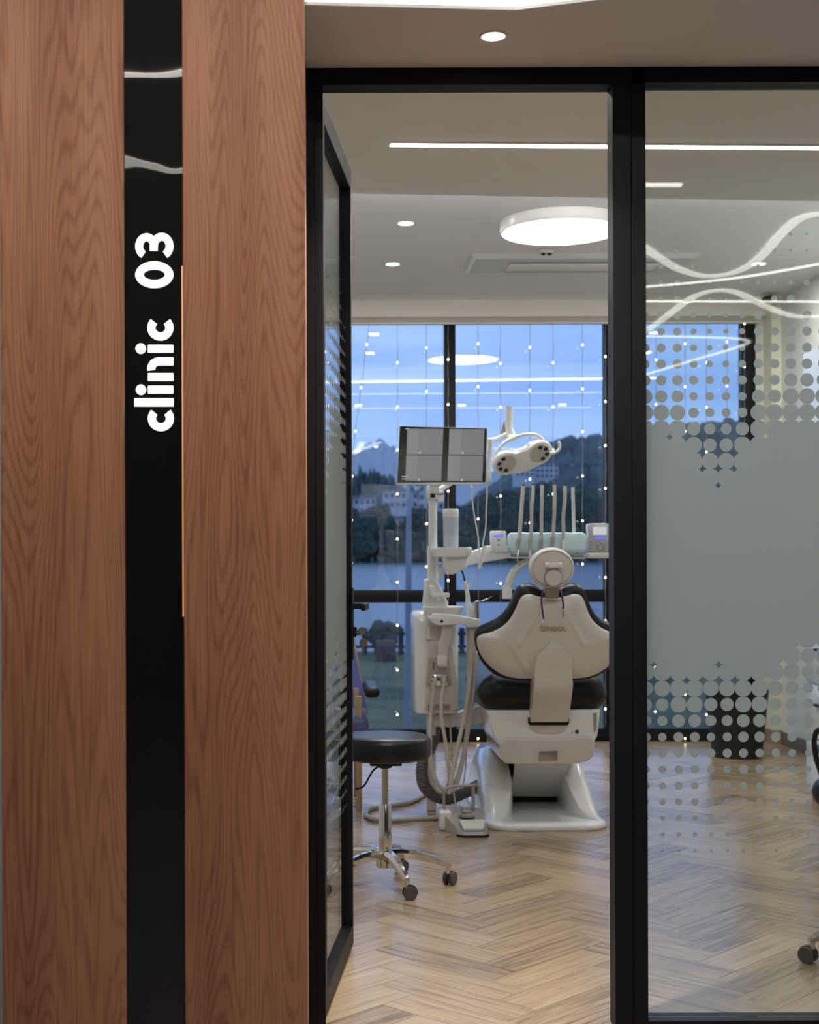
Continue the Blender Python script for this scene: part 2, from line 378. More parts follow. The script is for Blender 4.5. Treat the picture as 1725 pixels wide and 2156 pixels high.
bm = NB(); box2(bm, (WX1, WY-.02, 0), (XR, WY+.1, 2.86)); box2(bm, (XL, WY-.02, 0), (WX0, WY+.1, 2.86)); struct(finish('wall_back', bm, M['wall']))
pa, pb = V(1626, 1000, 9.42).x, V(1650, 1000, 9.42).x
bm = NB(); box2(bm, (pa, 9.42, .09), (XR, WY-.02, ZHI)); struct(finish('trim_3', bm, mat('cream pilaster paint', (.78, .76, .60), .7)))
bm = NB(); box2(bm, (pa-.004, 9.412, 0), (XR, WY-.02, .085)); struct(finish('baseboard_back', bm, M['woodblk']))
bm = NB(); box2(bm, (WX1, WY-.034, 0), (pa-.004, WY-.02, .085)); struct(finish('baseboard_back', bm, M['base']))
bm = NB(); box2(bm, (XR-.014, D+.06, 0), (XR, 9.412, .085), .003); struct(finish('baseboard_right', bm, M['base']))
# window wall
win = struct(bpy.data.objects.new('window_1', None)); C.objects.link(win); win.location = (.9, WY, 0); ORG[win] = Vector((.9, WY, 0))
bm = NB(); h0, h1 = .035, 2.86
def wx(x): return (x-660)*WY/F
zt0, zt1 = V(1000, 1268, WY).z, V(1000, 1242, WY).z
for a, b in ((wx(937), wx(960)), (wx(1273), wx(1296)), (wx(1562), WX1), (wx(600), wx(623)), (WX0, WX0+.05)):
    box2(bm, (a, WY-.03, 0), (b, WY+.06, h1), .002)
xs = [WX0+.05, wx(600), wx(623), wx(937), wx(960), wx(1273), wx(1296), wx(1562)]
for a, b in zip(xs[::2], xs[1::2]):
    box2(bm, (a, WY-.025, zt0), (b, WY+.06, zt1), .002); box2(bm, (a, WY-.03, 0), (b, WY+.07, .085), .002); box2(bm, (a, WY-.02, 2.82), (b, WY+.06, h1))
finish('window_frame', bm, M['black'], win)
for a, b in zip(xs[::2], xs[1::2]):
    for z0, z1 in ((.085, zt0), (zt1, 2.82)):
        bm = NB(); box2(bm, (a, WY+.012, z0), (b, WY+.022, z1)); finish('glass_pane', bm, M['glassw'], win)
# roller blind box
rb = root('roller_blind', 'slim beige rolled-up blind cassette along the top of the window', 'blind', ((WX0+WX1)/2, WY-.05, 2.80))
bm = NB(); box2(bm, (WX0, WY-.085, 2.815), (wx(1588), WY-.03, 2.85), .006); finish('cassette', bm, mat('beige blind fabric', (.46, .41, .33), .8), rb)
bm = NB(); box2(bm, (WX0, WY-.09, 2.803), (wx(1592), WY-.045, 2.815), .004); finish('bottom_rail', bm, M['cream'], rb)

# ---------------------------------------------------------------- wood panels and the lit sign
WD = 3.25
def wood_panel(x0, x1, seed, label, xs_=None):
    a, b = V(x0, 1172, WD).x, V(x1, 1172, WD).x
    bm = NB(); box2(bm, (a, WD, 0), (b, D-.02, ZCOR), .0015, 1)
    return tag(center(finish('wood_wall_panel', bm, wood_wall_mat('walnut veneer %d' % seed, seed))), label, 'wall panel', 'wood panels beside the door')
wood_panel(2.5, 263, 3, 'wide brown wood veneer wall panel left of the glossy black sign strip')
wood_panel(387, 645.5, 11, 'brown wood veneer wall panel between the black sign strip and the glass door')
sg = root('illuminated_sign', 'glossy black vertical strip with lit white clinic 03 lettering between wood panels', 'sign', (V(325, 1172, WD).x, WD+.02, 0))
sx0, sx1 = V(263, 1172, WD).x, V(387, 1172, WD).x
bm = NB()
nx, nz_ = 12, 150
gl = [[bm.verts.new((sx0+(sx1-sx0)*i/nx, WD+.010, ZCOR*j/nz_)) for i in range(nx+1)] for j in range(nz_+1)]
for j in range(nz_):
    for i in range(nx): bm.faces.new((gl[j][i], gl[j][i+1], gl[j+1][i+1], gl[j+1][i]))
finish('black_strip', bm, M['gloss'], sg)
bm = NB(); box2(bm, (sx0, WD+.012, 0), (sx1, WD+.12, ZCOR)); finish('backing', bm, M['dark'], sg)
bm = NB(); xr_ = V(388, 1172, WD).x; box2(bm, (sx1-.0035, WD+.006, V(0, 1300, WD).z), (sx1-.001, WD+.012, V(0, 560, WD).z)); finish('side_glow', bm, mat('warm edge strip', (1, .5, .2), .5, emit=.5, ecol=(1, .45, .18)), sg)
def stroke(bm, pts, w, dy):
    """thick polyline in the image plane of the sign; pts in photograph pixels"""
    P = [Vector((p[0], p[1], 0)) for p in pts]; secs = []
    for i, p in enumerate(P):
        d = (P[min(i+1, len(P)-1)]-P[max(i-1, 0)]).normalized(); n = Vector((-d.y, d.x, 0)); ww = (w[i] if isinstance(w, list) else w)/2
        a, b = p+n*ww, p-n*ww
        secs.append([V(a.x, a.y, WD+dy), V(b.x, b.y, WD+dy), V(b.x, b.y, WD+.009), V(a.x, a.y, WD+.009)])
    return loft(bm, secs)
def arc(cx, cy, rx, ry, a0, a1, n=28):
    return [(cx+rx*math.cos(math.radians(a0+(a1-a0)*k/n)), cy-ry*math.sin(math.radians(a0+(a1-a0)*k/n))) for k in range(n+1)]
def bar(bm, x0, x1, y0, y1): stroke(bm, [(x0, (y0+y1)/2), (x1, (y0+y1)/2)], abs(y1-y0), .005)
def dot(bm, x, y, r):
    prism(bm, [V(x+r*math.cos(2*PI*k/28), y+r*math.sin(2*PI*k/28), WD+.005) for k in range(28)], (0, .004, 0))
def letter(fn, nm='letter'):
    bm = NB(); fn(bm); finish(nm, bm, M['sign'], sg, smooth=False)
letter(lambda b: stroke(b, arc(338.8, 881, 19, 18.5, 137, 403), 16.5, .005))
letter(lambda b: bar(b, 283, 365.4, 838.6, 855.7))
letter(lambda b: (bar(b, 311.8, 365, 812, 828.6), dot(b, 296.7, 820.4, 10.7)))
letter(lambda b: (bar(b, 311.8, 365, 785.7, 802), stroke(b, [(365, 760.7), (340, 760.7)]+arc(335, 776.5, 16.3, 15.8, 90, 190), 16.5, .005)))
letter(lambda b: (bar(b, 311.8, 365, 726, 742.2), dot(b, 296.3, 733.7, 10.7)))
letter(lambda b: stroke(b, arc(337.8, 690, 19, 18.5, 137, 403), 16.5, .005))
def zero(b):
    n = 56; o = [(325+40*math.cos(2*PI*k/n), 578.4+28*math.sin(2*PI*k/n)) for k in range(n+1)]
    i = [(325+22.5*math.cos(2*PI*k/n), 578.4+11*math.sin(2*PI*k/n)) for k in range(n+1)]
    loft(b, [[V(*p, WD+.005), V(*q, WD+.005), V(*q, WD+.009), V(*p, WD+.009)] for p, q in zip(o, i)])
letter(zero, 'digit')
letter(lambda b: (stroke(b, arc(308.6, 518.5, 15.5, 19, 245, 0), 16, .005), stroke(b, arc(340.6, 518, 16.5, 19.5, -65, 180), 16, .005), stroke(b, [(323.8, 516), (323.8, 528)], 16, .005)), 'digit')

# ---------------------------------------------------------------- door frame, door leaf, partition
def X_(px): return (px-CX)*D/F
ft, fb = EYE+(CY-148)*D/F, EYE+(CY-184)*D/F          # header top and underside
px0, px1 = X_(650.5), X_(683)
q0, qm, q1 = X_(1290), X_(1328.5), X_(1359)
bm = NB()
box2(bm, (px0-.02, D-.02, 0), (px1-.024, D+.05, fb), .0015, 1); box2(bm, (px1-.024, D-.012, 0), (px1, D+.05, fb), .0015, 1)
box2(bm, (px0-.02, D-.02, fb), (q1, D+.05, ft), .0015, 1)
box2(bm, (q0, D-.02, 0), (qm, D+.05, fb), .0015, 1)
struct(finish('trim_1', bm, M['black']))
part = struct(bpy.data.objects.new('window_2', None)); C.objects.link(part); part.location = (2, D, 0); ORG[part] = Vector((2, D, 0))
bm = NB(); box2(bm, (qm+.0008, D-.02, 0), (q1, D+.05, ft), .0015, 1)
box2(bm, (q1, D-.02, fb+.004), (XR, D+.05, ft), .0015, 1); box2(bm, (q1, D-.02, 0), (XR, D+.05, .022), .0015, 1)
finish('window_frame', bm, M['black'], part)
bm = NB(); box2(bm, (q1, D+.010, .022), (XR, D+.018, fb+.004)); finish('glass_pane', bm, M['glass'], part)
FU = 30
T_ = [  # halftone dot radii in photograph pixels, one row per 34.3 px
 (3.5,3,2.5,0,0,0,0,2,2,4,3),(5,4,4,0,0,0,0,3,5,3,3),(5.5,4.5,4.5,3,0,0,2,5,4,5,5),(7,6,6,2,4,2,3,5,4,5,7),(8,7,7,5,4,3,5,7,7,8,8),
 (8.5,8,8,6,5,5,6,8.5,8,9.5,9.5),(9.5,8.5,8.5,6.5,5.5,5.5,6.5,9,9,10,10),(10,9.5,9.5,7.5,6,6,7,9.5,9.5,10,10),(10,10,10,8.5,7,7,8,10,10,11,11),
 (12,11,11,9.5,8.5,8.5,9.5,11,11,14,14),(16,13,13,9,9,9,9,14,14,17,17),(17,17,16.5,11,9.5,9.5,10.5,17,17.5,18,18),(21,20,20,14,12,11.5,14,18,21,21,21),
 (FU,21,20,17.5,14,14,18,21,21,FU,FU),(FU,FU,FU,20,17.5,17.5,20,FU,FU,FU,FU),(FU,FU,FU,20.5,20,20,20.5,FU,FU,FU,FU),(FU,FU,FU,FU,20.3,20.3,FU,FU,FU,FU,FU)]
T_ += [(FU,)*11]*8
T_ += [(FU,)*9+(20,20),(20.5,20.5,FU,FU,20.5,20.5,FU,FU,20.5,19,16),(18,19,20,20,18.5,18.5,19.5,20,18,17,13),
 (15,17,18.5,18.5,16.5,17,18,18,16,14,11),(13,13.5,17,17,14,14,17,17,13,12.5,11),(11,11,13.5,13.5,11.5,11.5,13.5,13.5,12,11,10),
 (10,9,10.5,10.5,9,9.5,11,11,10.5,10,9),(9.5,9.5,9,9,9.5,9.5,9.5,9,9,8,7),(8,8.5,9,9,9,8.5,9.5,9,8,7.5,6.5),(7.5,7.5,8.5,8,8,8,8,7.5,7,6.5,5),
 (6,6.5,7.5,7.5,7,6.5,7,7,6.5,5.5,5),(5,5.5,6,6,6,6,6,5.5,5,5,4),(3.5,4.5,5,5,4.5,5,5,5,4,4,3),(2.5,3,3.5,3.5,3,3.5,4,3,3,2,2)]
PIT = .04325; PXM = F/D
def film(bm, org, du, n0, n1, zc0, ulim):
    for k, row in enumerate(T_):
        for c in range(n0, n1):
            ci = c % 20; ci = ci if ci <= 10 else 20-ci
            r = row[ci]/PXM
            if r <= 0: continue
            h = PIT/2; z = zc0-k*PIT; pts = []
            def rad(kk, c2):
                if not 0 <= kk < len(T_): return 0
                c3 = c2 % 20; return T_[kk][c3 if c3 <= 10 else 20-c3]/PXM
            op = {}
            for sx in (1, -1):
                for sz in (1, -1):
                    q3 = (rad(k, c+sx), rad(k-sz, c), rad(k-sz, c+sx))
                    op[(sx, sz)] = (min(r, h*1.10) if min(q3) < h*.999 else r if max(q3+(r,)) < h*1.28 else None)
            n = 4 if r >= h and not any(v for v in op.values()) else 32
            for j in range(n):
                t = PI/4+2*PI*j/n if n == 4 else 2*PI*j/n+PI/32*0+1e-5
                rr = min(r, h/max(abs(math.cos(t)), abs(math.sin(t))))
                if n == 4: rr = h*math.sqrt(2)
                elif r >= h:
                    ov = op[(1 if math.cos(t) > 0 else -1, 1 if math.sin(t) > 0 else -1)]; sq = h/max(abs(math.cos(t)), abs(math.sin(t)))
                    rr = sq if ov is None else min(ov, sq)
                u = c*PIT+rr*math.cos(t); u = min(max(u, ulim[0]), ulim[1])
                pts.append(org+du*u+Vector((0, 0, z+rr*math.sin(t))))
            if max((a-b).length for a in pts for b in pts[:1]) < .001: continue
            f = bm.faces.new([bm.verts.new(p) for p in pts])
            if f.calc_area() < 1e-8: bm.faces.remove(f)
zf0 = EYE+679.7/PXM; xf0 = 703.2/PXM
bm = NB(); film(bm, Vector((xf0, D+.0195, 0)), Vector((1, 0, 0)), 0, 51, zf0, (q1-xf0, XR-xf0)); finish('frosted_film', bm, M['film'], part, smooth=False)

# door leaf, open into the room
hx, fx = px1+.0005, (742-CX)*4.56/F
H = Vector((hx, D+.052, 0)); Fv = Vector((fx, 4.56, 0)); du = (Fv-H).normalized(); nrm = Vector((du.y, -du.x, 0)); LW = (Fv-H).length
door = struct(bpy.data.objects.new('door_1', None)); C.objects.link(door); door.location = H; ORG[door] = H.copy()
zt = 2.485; zb = .012; ST = .062; TH = .044
def lbox(bm, u0, u1, n0, n1, z0, z1, bev=.0012):
    """box in leaf coordinates: u along the leaf, n out of its visible face"""
    t = NB(); bmesh.ops.create_cube(t, size=1); bmesh.ops.scale(t, vec=(u1-u0, n1-n0, z1-z0), verts=t.verts)
    if bev: bmesh.ops.bevel(t, geom=t.edges[:], offset=bev, segments=1, affect='EDGES')
    Mx = Matrix((du, nrm, Vector((0, 0, 1)))).transposed().to_4x4()
    merge(bm, t, Matrix.Translation(H+du*(u0+u1)/2+nrm*(n0+n1)/2+Vector((0, 0, (z0+z1)/2))) @ Mx)
bm = NB()
lbox(bm, 0, .035, -TH, 0, zb, zt); lbox(bm, LW-.024, LW, -TH, 0, zb, zt); lbox(bm, .035, LW-.024, -TH, 0, zt-ST, zt); lbox(bm, .035, LW-.024, -TH, 0, zb, zb+ST)
finish('leaf_frame', bm, M['black'], door)
bm = NB(); lbox(bm, .035, LW-.024, -TH/2-.004, -TH/2+.004, zb+ST, zt-ST, 0); finish('glass_pane', bm, M['glass'], door)
bm = NB(); film(bm, H+nrm*(-TH/2+.0055), du, 1, 18, zf0, (.036, LW-.026)); finish('frosted_film', bm, M['film'], door, smooth=False)
zh = V(755, 1277, 4.5).z; zk = V(755, 1330, 4.5).z
bm = NB(); lbox(bm, LW-.05, LW-.004, 0, .006, zk-.09, zh+.06, .002); lbox(bm, LW-.012, LW+.001, -.03, -.01, zk-.10, zh+.05, 0); finish('lock_plate', bm, M['black'], door)
bm = NB(); lbox(bm, LW-.034, LW-.016, .005, .052, zh-.009, zh+.009, .002); lbox(bm, LW-.135, LW-.012, .040, .054, zh-.011, zh+.011, .003); finish('door_handle', bm, M['black'], door)
bm = NB(); lbox(bm, LW-.034, LW-.014, .005, .016, zk-.018, zk+.014, .003); finish('lock_cylinder', bm, M['black'], door)
# keys in the lock
kc = H+du*(LW-.024)+nrm*.017+Vector((0, 0, zk))
ks = root('key_bunch', 'small brass keys on a ring hanging from the door lock', 'keys', kc)
def key(bm, p, down, hd=.0125, ln=.024):
    """flat key: head centre p, shaft direction down"""
    n = Vector((0, 1, 0)); dn = down.normalized(); sd = dn.cross(n).normalized()
    o = []
    for k in range(22):
        t = math.radians(18+324*k/21); o.append(p+dn*math.cos(t)*hd+sd*math.sin(t)*hd)
    o += [p+dn*(hd+ln)-sd*.0028, p+dn*(hd+ln+.003), p+dn*(hd+ln)+sd*.0038, p+dn*(hd+ln*.6)+sd*.0048, p+dn*(hd+ln*.3)+sd*.0033]
    prism(bm, [q-n*.001 for q in o], n*.002); lathe(bm, [(.003, -.0016), (.0045, -.0016), (.0045, .0016), (.003, .0016)], p-dn*.006, n, 10)
bm = NB(); key(bm, kc+nrm*.016, -nrm, .013, .008); finish('key', bm, M['brass'], ks)
bm = NB(); key(bm, kc+nrm*.020+Vector((0, -.003, -.036)), Vector((-.06, 0, -1)), .013, .024); finish('key', bm, M['brass'], ks)
bm = NB(); tube(bm, [kc+nrm*.021+Vector((.006*math.cos(t), -.001, -.014+.010*math.sin(t))) for t in [2*PI*k/20 for k in range(21)]], .0008, 6, False); finish('key_ring', bm, M['steel'], ks)

# ---------------------------------------------------------------- ceiling lamps and fittings
def area(p, r, power, col=(1, .975, .94), spread=180):
    l = bpy.data.lights.new('downlight_beam', 'AREA'); l.shape = 'DISK'; l.size = 2*r; l.energy = power; l.color = col; l.spread = math.radians(spread)
    return l
def downlight(x, y, zc, d, label, r=.045, power=None, p=None):
    p = p or V(x, y, d); t = root('recessed_downlight', label, 'downlight', (p.x, p.y, zc), 'round recessed downlights')
    bm = NB(); lathe(bm, [(r*.86, -.003), (r, -.004), (r*1.08, -.002), (r*1.1, .002), (r*.86, .002)], (p.x, p.y, zc), seg=36); finish('trim_ring', bm, M['ceil'], t)
    bm = NB(); lathe(bm, [(0, -.0045), (r*.84, -.0045), (r*.86, -.001)], (p.x, p.y, zc), seg=36); finish('diffuser', bm, M['down'], t)
    lo = bpy.data.objects.new('lamp_light', area(p, r*.84, P_DOWN if power is None else power, spread=105 if zc == ZC else 180)); C.objects.link(lo); lo.parent = t; lo.location = (0, 0, -.006)
downlight(1039, 76, ZC, 3.53, 'small round downlight in the corridor ceiling just above the door frame', .032, 18)
for i_, (lx, ly, wh) in enumerate(((-.08, 2.25, 'left'), (.85, 1.95, 'right'), (2.3, 2.4, 'far right'), (-1.05, 2.25, 'far left'))):  # unseen lamps added to brighten the wood wall from the top
    downlight(0, 0, ZCOR, 0, 'added unseen corridor fill lamp overhead before the %s part of the wood wall and door' % wh, .05, P_COR, Vector((lx, ly, ZCOR)))
for lx, ly, wh in ((1.0, -3.4, 'middle'), (-1.6, -3.8, 'left'), (-3.2, .2, 'far left side')):  # weak unseen lamps added behind the camera for more corridor light
    downlight(0, 0, ZCOR, 0, 'added unseen corridor fill lamp overhead far behind the viewer, %s' % wh, .05, 2.5, Vector((lx, ly, ZCOR)))
for lx, wh in ((.47, 'left'), (1.55, 'middle'), (2.6, 'right')):  # hidden row of lamps added to brighten the room
    downlight(0, 0, ZLO, 0, 'added unseen fill lamp in the low room ceiling just inside the door header, %s one' % wh, .045, 4.5, Vector((lx, 4.42, ZLO)))
downlight(0, 0, ZHI, 0, 'added ceiling fill lamp out of view at the right beyond the glass panel', .045, None, Vector((2.8, 7.31, ZHI)))  # lamp added out of view for more light on the right
downlight(855, 470, ZHI, 7.31, 'round ceiling downlight left of the large disc lamp')
downlight(827, 556, ZHI, 8.33, 'round ceiling downlight left of the air conditioner vent, nearest the window')
downlight(1598, 560, ZHI, 8.36, 'round ceiling downlight seen through the right glass panel')
l0, l1 = V(820, 302, 5.45), V(1725, 308, 5.51); ld = (l1-l0)/(l1.x-l0.x)
t = root('linear_ceiling_lamp', 'long thin white line lamp running across the room ceiling', 'line lamp', (1.6, 5.48, ZLO-.01))
a, b = Vector((l0.x, l0.y, ZLO)), Vector((2.95, l0.y+ld.y*(2.95-l0.x), ZLO))
bm = NB(); ribbon(bm, [a, b], .048, .006); finish('housing', bm, M['ceil'], t)
bm = NB(); ribbon(bm, [a+Vector((.004, 0, -.003)), b+Vector((-.004, 0, -.003))], .038, .0055); finish('diffuser', bm, M['lampw'], t)
t = root('linear_ceiling_lamp', 'second line lamp in the low ceiling hidden just inside the door header', 'line lamp', (1.6, 4.15, ZLO-.01))
bm = NB(); ribbon(bm, [Vector((.2, 4.15, ZLO)), Vector((2.95, 4.15, ZLO))], .048, .006); finish('housing', bm, M['ceil'], t)
bm = NB(); ribbon(bm, [Vector((.204, 4.15, ZLO-.003)), Vector((2.946, 4.15, ZLO-.003))], .038, .0055); finish('diffuser', bm, M['lampw'], t)
dc = Vector((1.268, 7.27, 2.90)); t = root('disc_ceiling_lamp', 'large round white disc lamp on the room ceiling', 'ceiling lamp', dc)
bm = NB(); lathe(bm, [(.285, 0), (.307, .001), (.309, .004), (.309, .058), (.305, .06), (0, .06)], dc, seg=96); finish('lamp_body', bm, M['cream'], t)
bm = NB(); lathe(bm, [(0, -.001), (.296, -.001), (.298, .002), (0, .002)], dc, seg=96); finish('diffuser', bm, M['disc'], t)
# air conditioner vent
c0, c1 = V(975, 569, 8.5), V(1465, 536, 8.06)
t = root('ceiling_air_vent', 'flush rectangular air conditioner vent panel in the ceiling behind the disc lamp', 'air vent', ((c0.x+c1.x)/2, 8.28, ZHI))
bm = NB(); x0, x1, y0, y1 = c0.x, 2.20, 8.05, 8.52
loft(bm, [[(x0, y0, ZHI), (x1, y0, ZHI), (x1, y1, ZHI), (x0, y1, ZHI)], [(x0+.03, y0+.03, ZHI-.025), (x1-.03, y0+.03, ZHI-.025), (x1-.03, y1-.03, ZHI-.025), (x0+.03, y1-.03, ZHI-.025)]]); finish('panel', bm, M['grey'] if 0 else mat('vent panel plastic', (.66, .67, .68), .5), t)
bm = NB(); box2(bm, (x0+.24, y0+.12, ZHI-.027), (x1-.2, y0+.16, ZHI-.024)); box2(bm, (x0+.24, y1-.10, ZHI-.027), (x1-.2, y1-.06, ZHI-.024)); finish('air_slot', bm, M['grey'], t)
bm = NB(); box2(bm, (x0+.24, y0+.165, ZHI-.031), (x1-.2, y1-.105, ZHI-.024), .003); finish('inlet_grille', bm, M['ceil2'], t)
p = V(1150, 528, 7.96)
t = root('motion_sensor', 'tiny twin-eyed sensor on the ceiling just behind the disc lamp', 'sensor', (p.x, p.y, ZHI))
bm = NB(); box2(bm, (p.x-.04, p.y-.03, ZHI-.022), (p.x+.04, p.y+.03, ZHI), .005); finish('housing', bm, M['cream'], t)
for s in (-1, 1):
    bm = NB(); lathe(bm, [(0, -.014), (.010, -.010), (.012, 0)], (p.x+s*.017, p.y-.012, ZHI-.021), seg=14); finish('sensor_eye', bm, M['dark'], t)
# security camera in the corner
p = V(1622, 630, 9.3); t = root('security_camera', 'small black dome camera in the upper right corner of the room', 'camera', (p.x, p.y, p.z))
bm = NB(); ico(bm, p, .045, 3, (1.2, 1, .55)); finish('dome', bm, M['dark'], t)
bm = NB(); tube(bm, cr_([p+Vector((.0, .03, .03)), p+Vector((-.06, .10, .07)), p+Vector((-.12, .19, .10))], 5), .012, 8); finish('mount_arm', bm, M['cream'], t)

# corridor line lamps on the high ceiling behind the camera (they show as reflections)
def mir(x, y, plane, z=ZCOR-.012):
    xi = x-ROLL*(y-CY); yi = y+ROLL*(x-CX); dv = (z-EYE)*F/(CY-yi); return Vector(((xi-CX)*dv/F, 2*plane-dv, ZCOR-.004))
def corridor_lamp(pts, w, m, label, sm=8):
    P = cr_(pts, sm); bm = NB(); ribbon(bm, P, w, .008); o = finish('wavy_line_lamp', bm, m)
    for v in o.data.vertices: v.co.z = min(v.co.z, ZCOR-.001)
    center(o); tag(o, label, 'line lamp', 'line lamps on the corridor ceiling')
gp = D+.014
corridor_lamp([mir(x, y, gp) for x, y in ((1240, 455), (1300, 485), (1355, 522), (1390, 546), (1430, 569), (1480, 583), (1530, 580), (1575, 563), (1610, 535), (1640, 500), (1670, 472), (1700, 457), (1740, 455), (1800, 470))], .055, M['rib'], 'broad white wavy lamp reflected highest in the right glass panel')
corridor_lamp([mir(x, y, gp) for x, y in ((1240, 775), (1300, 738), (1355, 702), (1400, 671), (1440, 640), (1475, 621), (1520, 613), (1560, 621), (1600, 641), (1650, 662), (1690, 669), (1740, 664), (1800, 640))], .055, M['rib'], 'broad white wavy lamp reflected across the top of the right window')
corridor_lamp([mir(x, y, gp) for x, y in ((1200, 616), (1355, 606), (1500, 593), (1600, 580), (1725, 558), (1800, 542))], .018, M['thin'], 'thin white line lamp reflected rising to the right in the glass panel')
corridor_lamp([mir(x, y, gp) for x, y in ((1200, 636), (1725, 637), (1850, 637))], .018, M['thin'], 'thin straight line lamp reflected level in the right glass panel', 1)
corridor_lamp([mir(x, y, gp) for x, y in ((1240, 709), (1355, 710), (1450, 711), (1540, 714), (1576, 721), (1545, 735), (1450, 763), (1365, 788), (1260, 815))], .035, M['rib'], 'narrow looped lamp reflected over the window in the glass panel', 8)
corridor_lamp([Vector((1.20, .88, ZCOR-.004)), Vector((1.74, .88, ZCOR-.004))], .03, M['thin'], 'short line lamp reflected near the top of the glass panel', 1)
corridor_lamp([Vector((-1.0, 1.42, ZCOR-.004)), Vector((-.55, 1.38, ZCOR-.004)), Vector((-.2, 1.35, ZCOR-.004))], .03, M['thin'], 'thin line lamp reflected topmost in the black sign strip', 4)
corridor_lamp([Vector((-1.1, .35, ZCOR-.004)), Vector((-.66, .13, ZCOR-.004)), Vector((-.2, 0, ZCOR-.004))], .09, M['rib'], 'broad lamp reflected in the black sign strip above the number', 6)
wp = WY+.017
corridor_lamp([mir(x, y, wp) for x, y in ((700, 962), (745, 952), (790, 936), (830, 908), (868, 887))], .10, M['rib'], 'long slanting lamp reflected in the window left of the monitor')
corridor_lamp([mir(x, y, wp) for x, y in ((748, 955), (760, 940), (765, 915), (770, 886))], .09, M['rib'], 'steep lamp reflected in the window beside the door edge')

# ---------------------------------------------------------------- dental chair (seen from behind its headrest)
DX = 1.08
ch = root('dental_chair', 'white dental treatment chair with black cushions, seen from behind its headrest', 'dental chair', (DX, 6.95, 0))
K = 1755.5; CXP = 1180
tilt = math.radians(14)
bc = Vector((DX, 6.53, V(1157, 1340, 6.53).z))          # centre of the backrest shell
def back(u, v, w):
    """backrest coordinates: u right, v up along the back, w towards the camera"""
    ca, sa = math.cos(tilt), math.sin(tilt)
    return bc+Vector((u, -v*sa-w*ca, v*ca/1-w*sa*-1*-1))
def half(pts): return [((x-CXP)/K, -(y-728)/K/math.cos(tilt)) for x, y in pts]
outer = half([(1180, 372), (1135, 368), (1100, 345), (1040, 324), (980, 320), (930, 342), (898, 390), (868, 465), (830, 535), (775, 592), (700, 632), (635, 662), (594, 700), (586, 760), (600, 840), (640, 925), (705, 1003), (790, 1056), (900, 1080), (1040, 1088), (1180, 1090)])
inner = half([(1180, 402), (1125, 402), (1065, 388), (1005, 374), (955, 384), (925, 420), (893, 500), (850, 578), (785, 638), (700, 680), (622, 702), (594, 738), (607, 820), (655, 900), (728, 972), (805, 1020), (900, 1048), (1040, 1058), (1180, 1060)])
def full(h):
    s = cr_([(a, b, 0) for a, b in h], 5); L_ = [(p.x, p.y) for p in s]
    return L_+[(-a, b) for a, b in L_[-2:0:-1]]
def star(bm, outl, cen, hf, n=22, back_w=0.0):
    rings = []
    for k in range(1, n+1):
        t = k/n; rings.append([bm.verts.new(back(cen[0]+(a-cen[0])*t, cen[1]+(b-cen[1])*t, hf(cen[0]+(a-cen[0])*t, cen[1]+(b-cen[1])*t, t))) for a, b in outl])
    c = bm.verts.new(back(cen[0], cen[1], hf(cen[0], cen[1], 0))); N = len(outl)
    for k in range(N): bm.faces.new((c, rings[0][k], rings[0][(k+1) % N]))
    for a, b in zip(rings, rings[1:]):
        for k in range(N): bm.faces.new((a[k], a[(k+1) % N], b[(k+1) % N], b[k]))
    last = [bm.verts.new(back(a, b, back_w)) for a, b in outl]
    for k in range(N): bm.faces.new((rings[-1][k], rings[-1][(k+1) % N], last[(k+1) % N], last[k]))
    bm.faces.new(last)
def seg_d(px, py, a, b):
    ax, ay = a; bx, by = b; t = max(0, min(1, ((px-ax)*(bx-ax)+(py-ay)*(by-ay))/((bx-ax)**2+(by-ay)**2))); return math.hypot(px-ax-t*(bx-ax), py-ay-t*(by-ay))
def cc(x, y): return ((x-CXP)/K, -(y-728)/K/math.cos(tilt))
ridges = [(cc(1075, 490), cc(930, 745)), (cc(870, 770), cc(985, 960)), (cc(930, 745), cc(1000, 985))]
def hshell(u, v, t):
    e = .020*(1-t**9); dome = .016*(1-t*t)
    u_ = -abs(u); r = 0
    for a, b in ridges: r += .005*math.exp(-(seg_d(u_, v, a, b)/.012)**2)
    return .036+e+dome+r
bm = NB(); star(bm, full(outer), (0, -.04), lambda u, v, t: .036-.03*(t**6)+.010*(1-t*t), 16, -.05); finish('back_cushion', bm, M['blacksoft'], ch, sharp=1.2)
bm = NB(); star(bm, full(inner), (0, -.04), hshell, 40, .02); shell = finish('back_shell', bm, M['beige'], ch, sharp=1.3)
# embossed maker name on the shell
p = back((1190-CXP)/K, -(625-728)/K, .0745)
Rm = Matrix(((1, 0, 0), (0, -math.sin(tilt), -math.cos(tilt)), (0, math.cos(tilt), -math.sin(tilt)))).to_4x4()
text_mesh('maker_name', 'CINGOL', .031, Matrix.Translation(p) @ Rm, mat('gold brown lettering', (.30, .24, .17), .4), shell, .0012)
